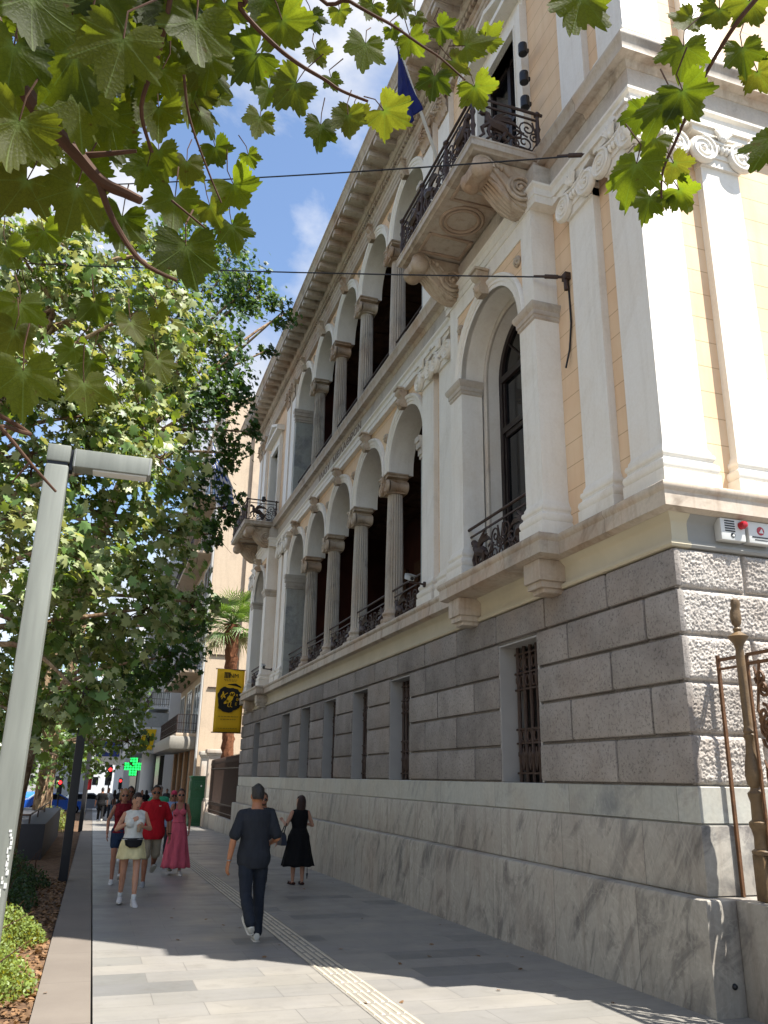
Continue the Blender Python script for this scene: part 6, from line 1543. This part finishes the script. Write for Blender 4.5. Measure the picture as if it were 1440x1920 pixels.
# man in red
p=Vector((1.17,17.0,gz(17.0)))
r,d=person(p,P180,'man in a red polo shirt, khaki shorts and sunglasses walking towards the viewer',1.76,'m',((-16,42,-30),(6,3,4)),(((-.1,-.03,-.27),(-.02,.05,-.25)),((.09,-.03,-.27),(.02,.06,-.25))),'#8a5a42','#191310',0,('tee','#a01420',.80,'collar'),('shorts','#8d8270',.95),('#8c8c8e',None),True,girth=1.1,vox=.008)
b=MB(); b.tube([Vector((.03*math.cos(a),.03*math.sin(a),.02))+d['A'][-1][2] for a in [2*PI*i/14 for i in range(14)]],.009,6,closed=True); part('wristwatch',b,M_STRAP,r,local=True)
b=MB(); Z=d['Z']; 
for s_ in (-1,1): b.box(-.085+s_*.012-.004,-.085+s_*.012+.004,.137,.146,1.36+.03,1.385+.03)
b.box(-.098,-.072,.137,.146,1.398,1.404); part('shirt_emblem',b,M_WHITE,r,local=True)
# woman in pink
p=Vector((1.84,19.1,gz(19.1)))
r,d=person(p,P180-.05,'slim woman in a long pink strappy dress with backpack straps and sunglasses',1.70,'f',((10,6,8),(-12,14,-12)),(((-.08,-.03,-.25),(.0,.05,-.24)),((.08,-.02,-.25),(-.0,.06,-.24))),'#9c6c56','#2a1a14',-1,('strappy','#c0586a',1.05),('dress','#c0586a',.14,.12,8,.028,1.12),('#b5b0aa',None),True,girth=.93,vox=.008)
Z=d['Z']; b=MB()
for s in (-1,1): b.tube([Z(s*.1,.1,1.18),Z(s*.115,.1,1.32),Z(s*.11,.04,1.45),Z(s*.1,-.08,1.42)],.016,6,flat=(0,1,0))
part('backpack_strap',b,M_STRAP,r,local=True); b=MB(); T=[(1.0,.12,.06,-.17),(1.05,.14,.08,-.18),(1.3,.14,.08,-.18),(1.4,.1,.05,-.16)]; ellrings(b,d['TR'](T)); part('backpack',b,M_STRAP,r,local=True,smooth=60)
b=MB()
for s in (-1,1): b.tube([Z(s*.07,.13,1.3),Z(s*.075,.06,1.43),Z(s*.07,-.05,1.42)],.008,5)
part('dress_straps',b,cloth('#c0586a'),r,local=True)
# woman in maroon
p=Vector((.62,17.6,gz(17.6)))
r,d=person(p,P180+.05,'woman in a maroon sleeveless top, denim shorts and sunglasses, half hidden behind the white top',1.70,'f',((-10,20,-16),(8,4,2)),(((-.09,-.03,-.25),(-.0,.04,-.24)),((.1,-.03,-.25),(.0,.06,-.24))),'#a06f58','#8a6a48',.02,('sleeveless','#6e1420',.92),('shorts','#25344c',.45),('#c2c2c0',None),True,girth=1.0,vox=.009)
# partly hidden walkers
person(Vector((1.82,25.2,gz(25.2))),P180,'stout grey haired man in a mint green shirt behind the red shirt',1.80,'m',sk='#9a6e58',hair='#77716c',top=('tee','#3f9a74',.82),bottom=('trousers','#3a3f4a'),girth=1.22,vox=.011,head=(-15,0,8))
person(Vector((2.07,23.4,gz(23.4))),P180,'person in a pink cap, sunglasses and light blue shirt beside the pink dress',1.66,'m',sk='#94654f',hair='#2a2320',top=('tee','#7d92b8',.82),bottom=('trousers','#33363d'),glass=True,hat='#b8405c',vox=.011)
person(Vector((.93,22.6,gz(22.6))),P180,'dark haired person in sunglasses behind the maroon and white tops',1.76,'f',sk='#7d5240',hair='#1a100c',hairlen=.1,top=('tee','#4a1c20',.82),bottom=('trousers','#1c1f28'),glass=True,vox=.011)
person(Vector((3.17,16.6,gz(16.6))),P180-.2,'bearded person in sunglasses mostly hidden behind the man in grey',1.66,'m',sk='#9a6c54',hair='#4a3020',top=('tee','#2f3238',.82),bottom=('trousers','#22252c'),glass=True,beard='#4a3426',vox=.011)
# far walkers
person(on(186,1540),.0,'man in black walking away in the patch of sun beyond the museum',1.76,'m',((14,6,0),(-14,20,-20)),sk='#8a6048',hair='#2a2624',top=('tee','#101012',.80),bottom=('trousers','#121214'),girth=1.15,vox=.013)
far=[(198,1536,'m','#b9bcc0','#2a2c33','#16110e',PI,'distant man in a white shirt just right of the man in black'),(210,1533,'f','#2a2024','#5c7490','#1a120e',0,'distant woman in a dark top and pale jeans'),(222,1534,'m','#1e2026','#20242e','#16110e',PI,'distant man in dark clothes by the shop canopy'),(262,1530,'f','#8a5a4c','#b0a898','#3a2218',PI,'distant woman with long brown hair and light trousers'),(270,1531,'f','#151518','#a8a49c','#120e0c',0,'distant woman with a black backpack and cream trousers'),(281,1528,'m','#b4bac4','#33363d','#120e0c',0,'distant man in a pale shirt near the round column'),(309,1530,'m','#3a3a3e','#22252c','#2a2320',PI,'distant person in a dark striped shirt at the shop front'),(345,1536,'f','#6a2a26','#2a2420','#3a2a1c',PI,'distant person in a red brown top beside the green cabinet')]
for px,py,sx,tc,bc,hc_,rz,lb in far:
    person(on(px,py),rz+random.uniform(-.2,.2),lb,1.74 if sx=='m' else 1.64,sx,((random.uniform(5,16),8,0),(-10,18,-14)),sk='#8f6650',hair=hc_,hairlen=.12 if sx=='f' else 0,top=('tee',tc,.82),bottom=('trousers',bc),vox=.014,group='walkers far up the pavement')
# =====================================================================  CAMERA AND LIGHT
cam=bpy.data.cameras.new('camera'); co=bpy.data.objects.new('camera',cam); COL.objects.link(co)
cam.sensor_fit='VERTICAL'; cam.sensor_height=24; cam.lens=_f*24/1920; cam.clip_start=.05; cam.clip_end=2000
m=Matrix.Identity(4)
for i in range(3): m[i][0]=_R[i]; m[i][1]=_U[i]; m[i][2]=-_fw[i]
m[2][3]=CAM_H; co.matrix_world=m; S.camera=co
EL=R(62); SUNDIR=Vector((.714*math.cos(EL),-.70*math.cos(EL),math.sin(EL))).normalized()
sl=bpy.data.lights.new('sun','SUN'); sl.energy=4.5; sl.angle=R(.5); sl.color=(1,.96,.89)
so=bpy.data.objects.new('sun',sl); COL.objects.link(so); so.rotation_euler=SUNDIR.to_track_quat('Z','Y').to_euler()
w=bpy.data.worlds.new('World'); S.world=w; w.use_nodes=True; nt=w.node_tree; nt.nodes.clear()
def wn(t): return nt.nodes.new(t)
out=wn('ShaderNodeOutputWorld'); bg=wn('ShaderNodeBackground'); sky=wn('ShaderNodeTexSky'); sky.sky_type='NISHITA'; sky.sun_disc=False
sky.sun_elevation=EL; sky.sun_rotation=math.atan2(SUNDIR.x,SUNDIR.y); sky.air_density=1.0; sky.dust_density=.6; sky.ozone_density=1.6; sky.altitude=100
tc=wn('ShaderNodeTexCoord'); sp=wn('ShaderNodeSeparateXYZ'); nt.links.new(tc.outputs['Generated'],sp.inputs[0])
mp=wn('ShaderNodeMapping'); mp.inputs['Scale'].default_value=(1,1,1.7); mp.inputs['Location'].default_value=(1.3702,-2.6952,2.8851); nt.links.new(tc.outputs['Generated'],mp.inputs[0])
nz=wn('ShaderNodeTexNoise'); nz.inputs['Scale'].default_value=3.1; nz.inputs['Detail'].default_value=9; nz.inputs['Roughness'].default_value=.56; nz.inputs['Distortion'].default_value=.3
nt.links.new(mp.outputs[0],nz.inputs[0])
rp=wn('ShaderNodeValToRGB'); e=rp.color_ramp.elements; e[0].position=.47; e[0].color=(0,0,0,1); e[1].position=.66; e[1].color=(1,1,1,1); nt.links.new(nz.outputs[0],rp.inputs[0])
mx=wn('ShaderNodeMix'); mx.data_type='RGBA'; nt.links.new(rp.outputs[0],mx.inputs[0]); nt.links.new(sky.outputs[0],mx.inputs[6])
n2=wn('ShaderNodeTexNoise'); n2.inputs['Scale'].default_value=7; n2.inputs['Detail'].default_value=6; nt.links.new(mp.outputs[0],n2.inputs[0])
r2=wn('ShaderNodeValToRGB'); q=r2.color_ramp.elements; q[0].position=.35; q[0].color=(3.0,3.15,3.5,1); q[1].position=.62; q[1].color=(4.6,4.55,4.5,1); nt.links.new(n2.outputs[0],r2.inputs[0]); nt.links.new(r2.outputs[0],mx.inputs[7])
nt.links.new(mx.outputs[2],bg.inputs[0]); bg.inputs[1].default_value=.09; nt.links.new(bg.outputs[0],out.inputs[0])
S.view_settings.view_transform='Standard'; S.view_settings.look='None'; S.view_settings.exposure=1.55; S.view_settings.gamma=1
S.cycles.max_bounces=7; S.cycles.transparent_max_bounces=6; S.cycles.sample_clamp_indirect=6; S.cycles.use_denoising=True
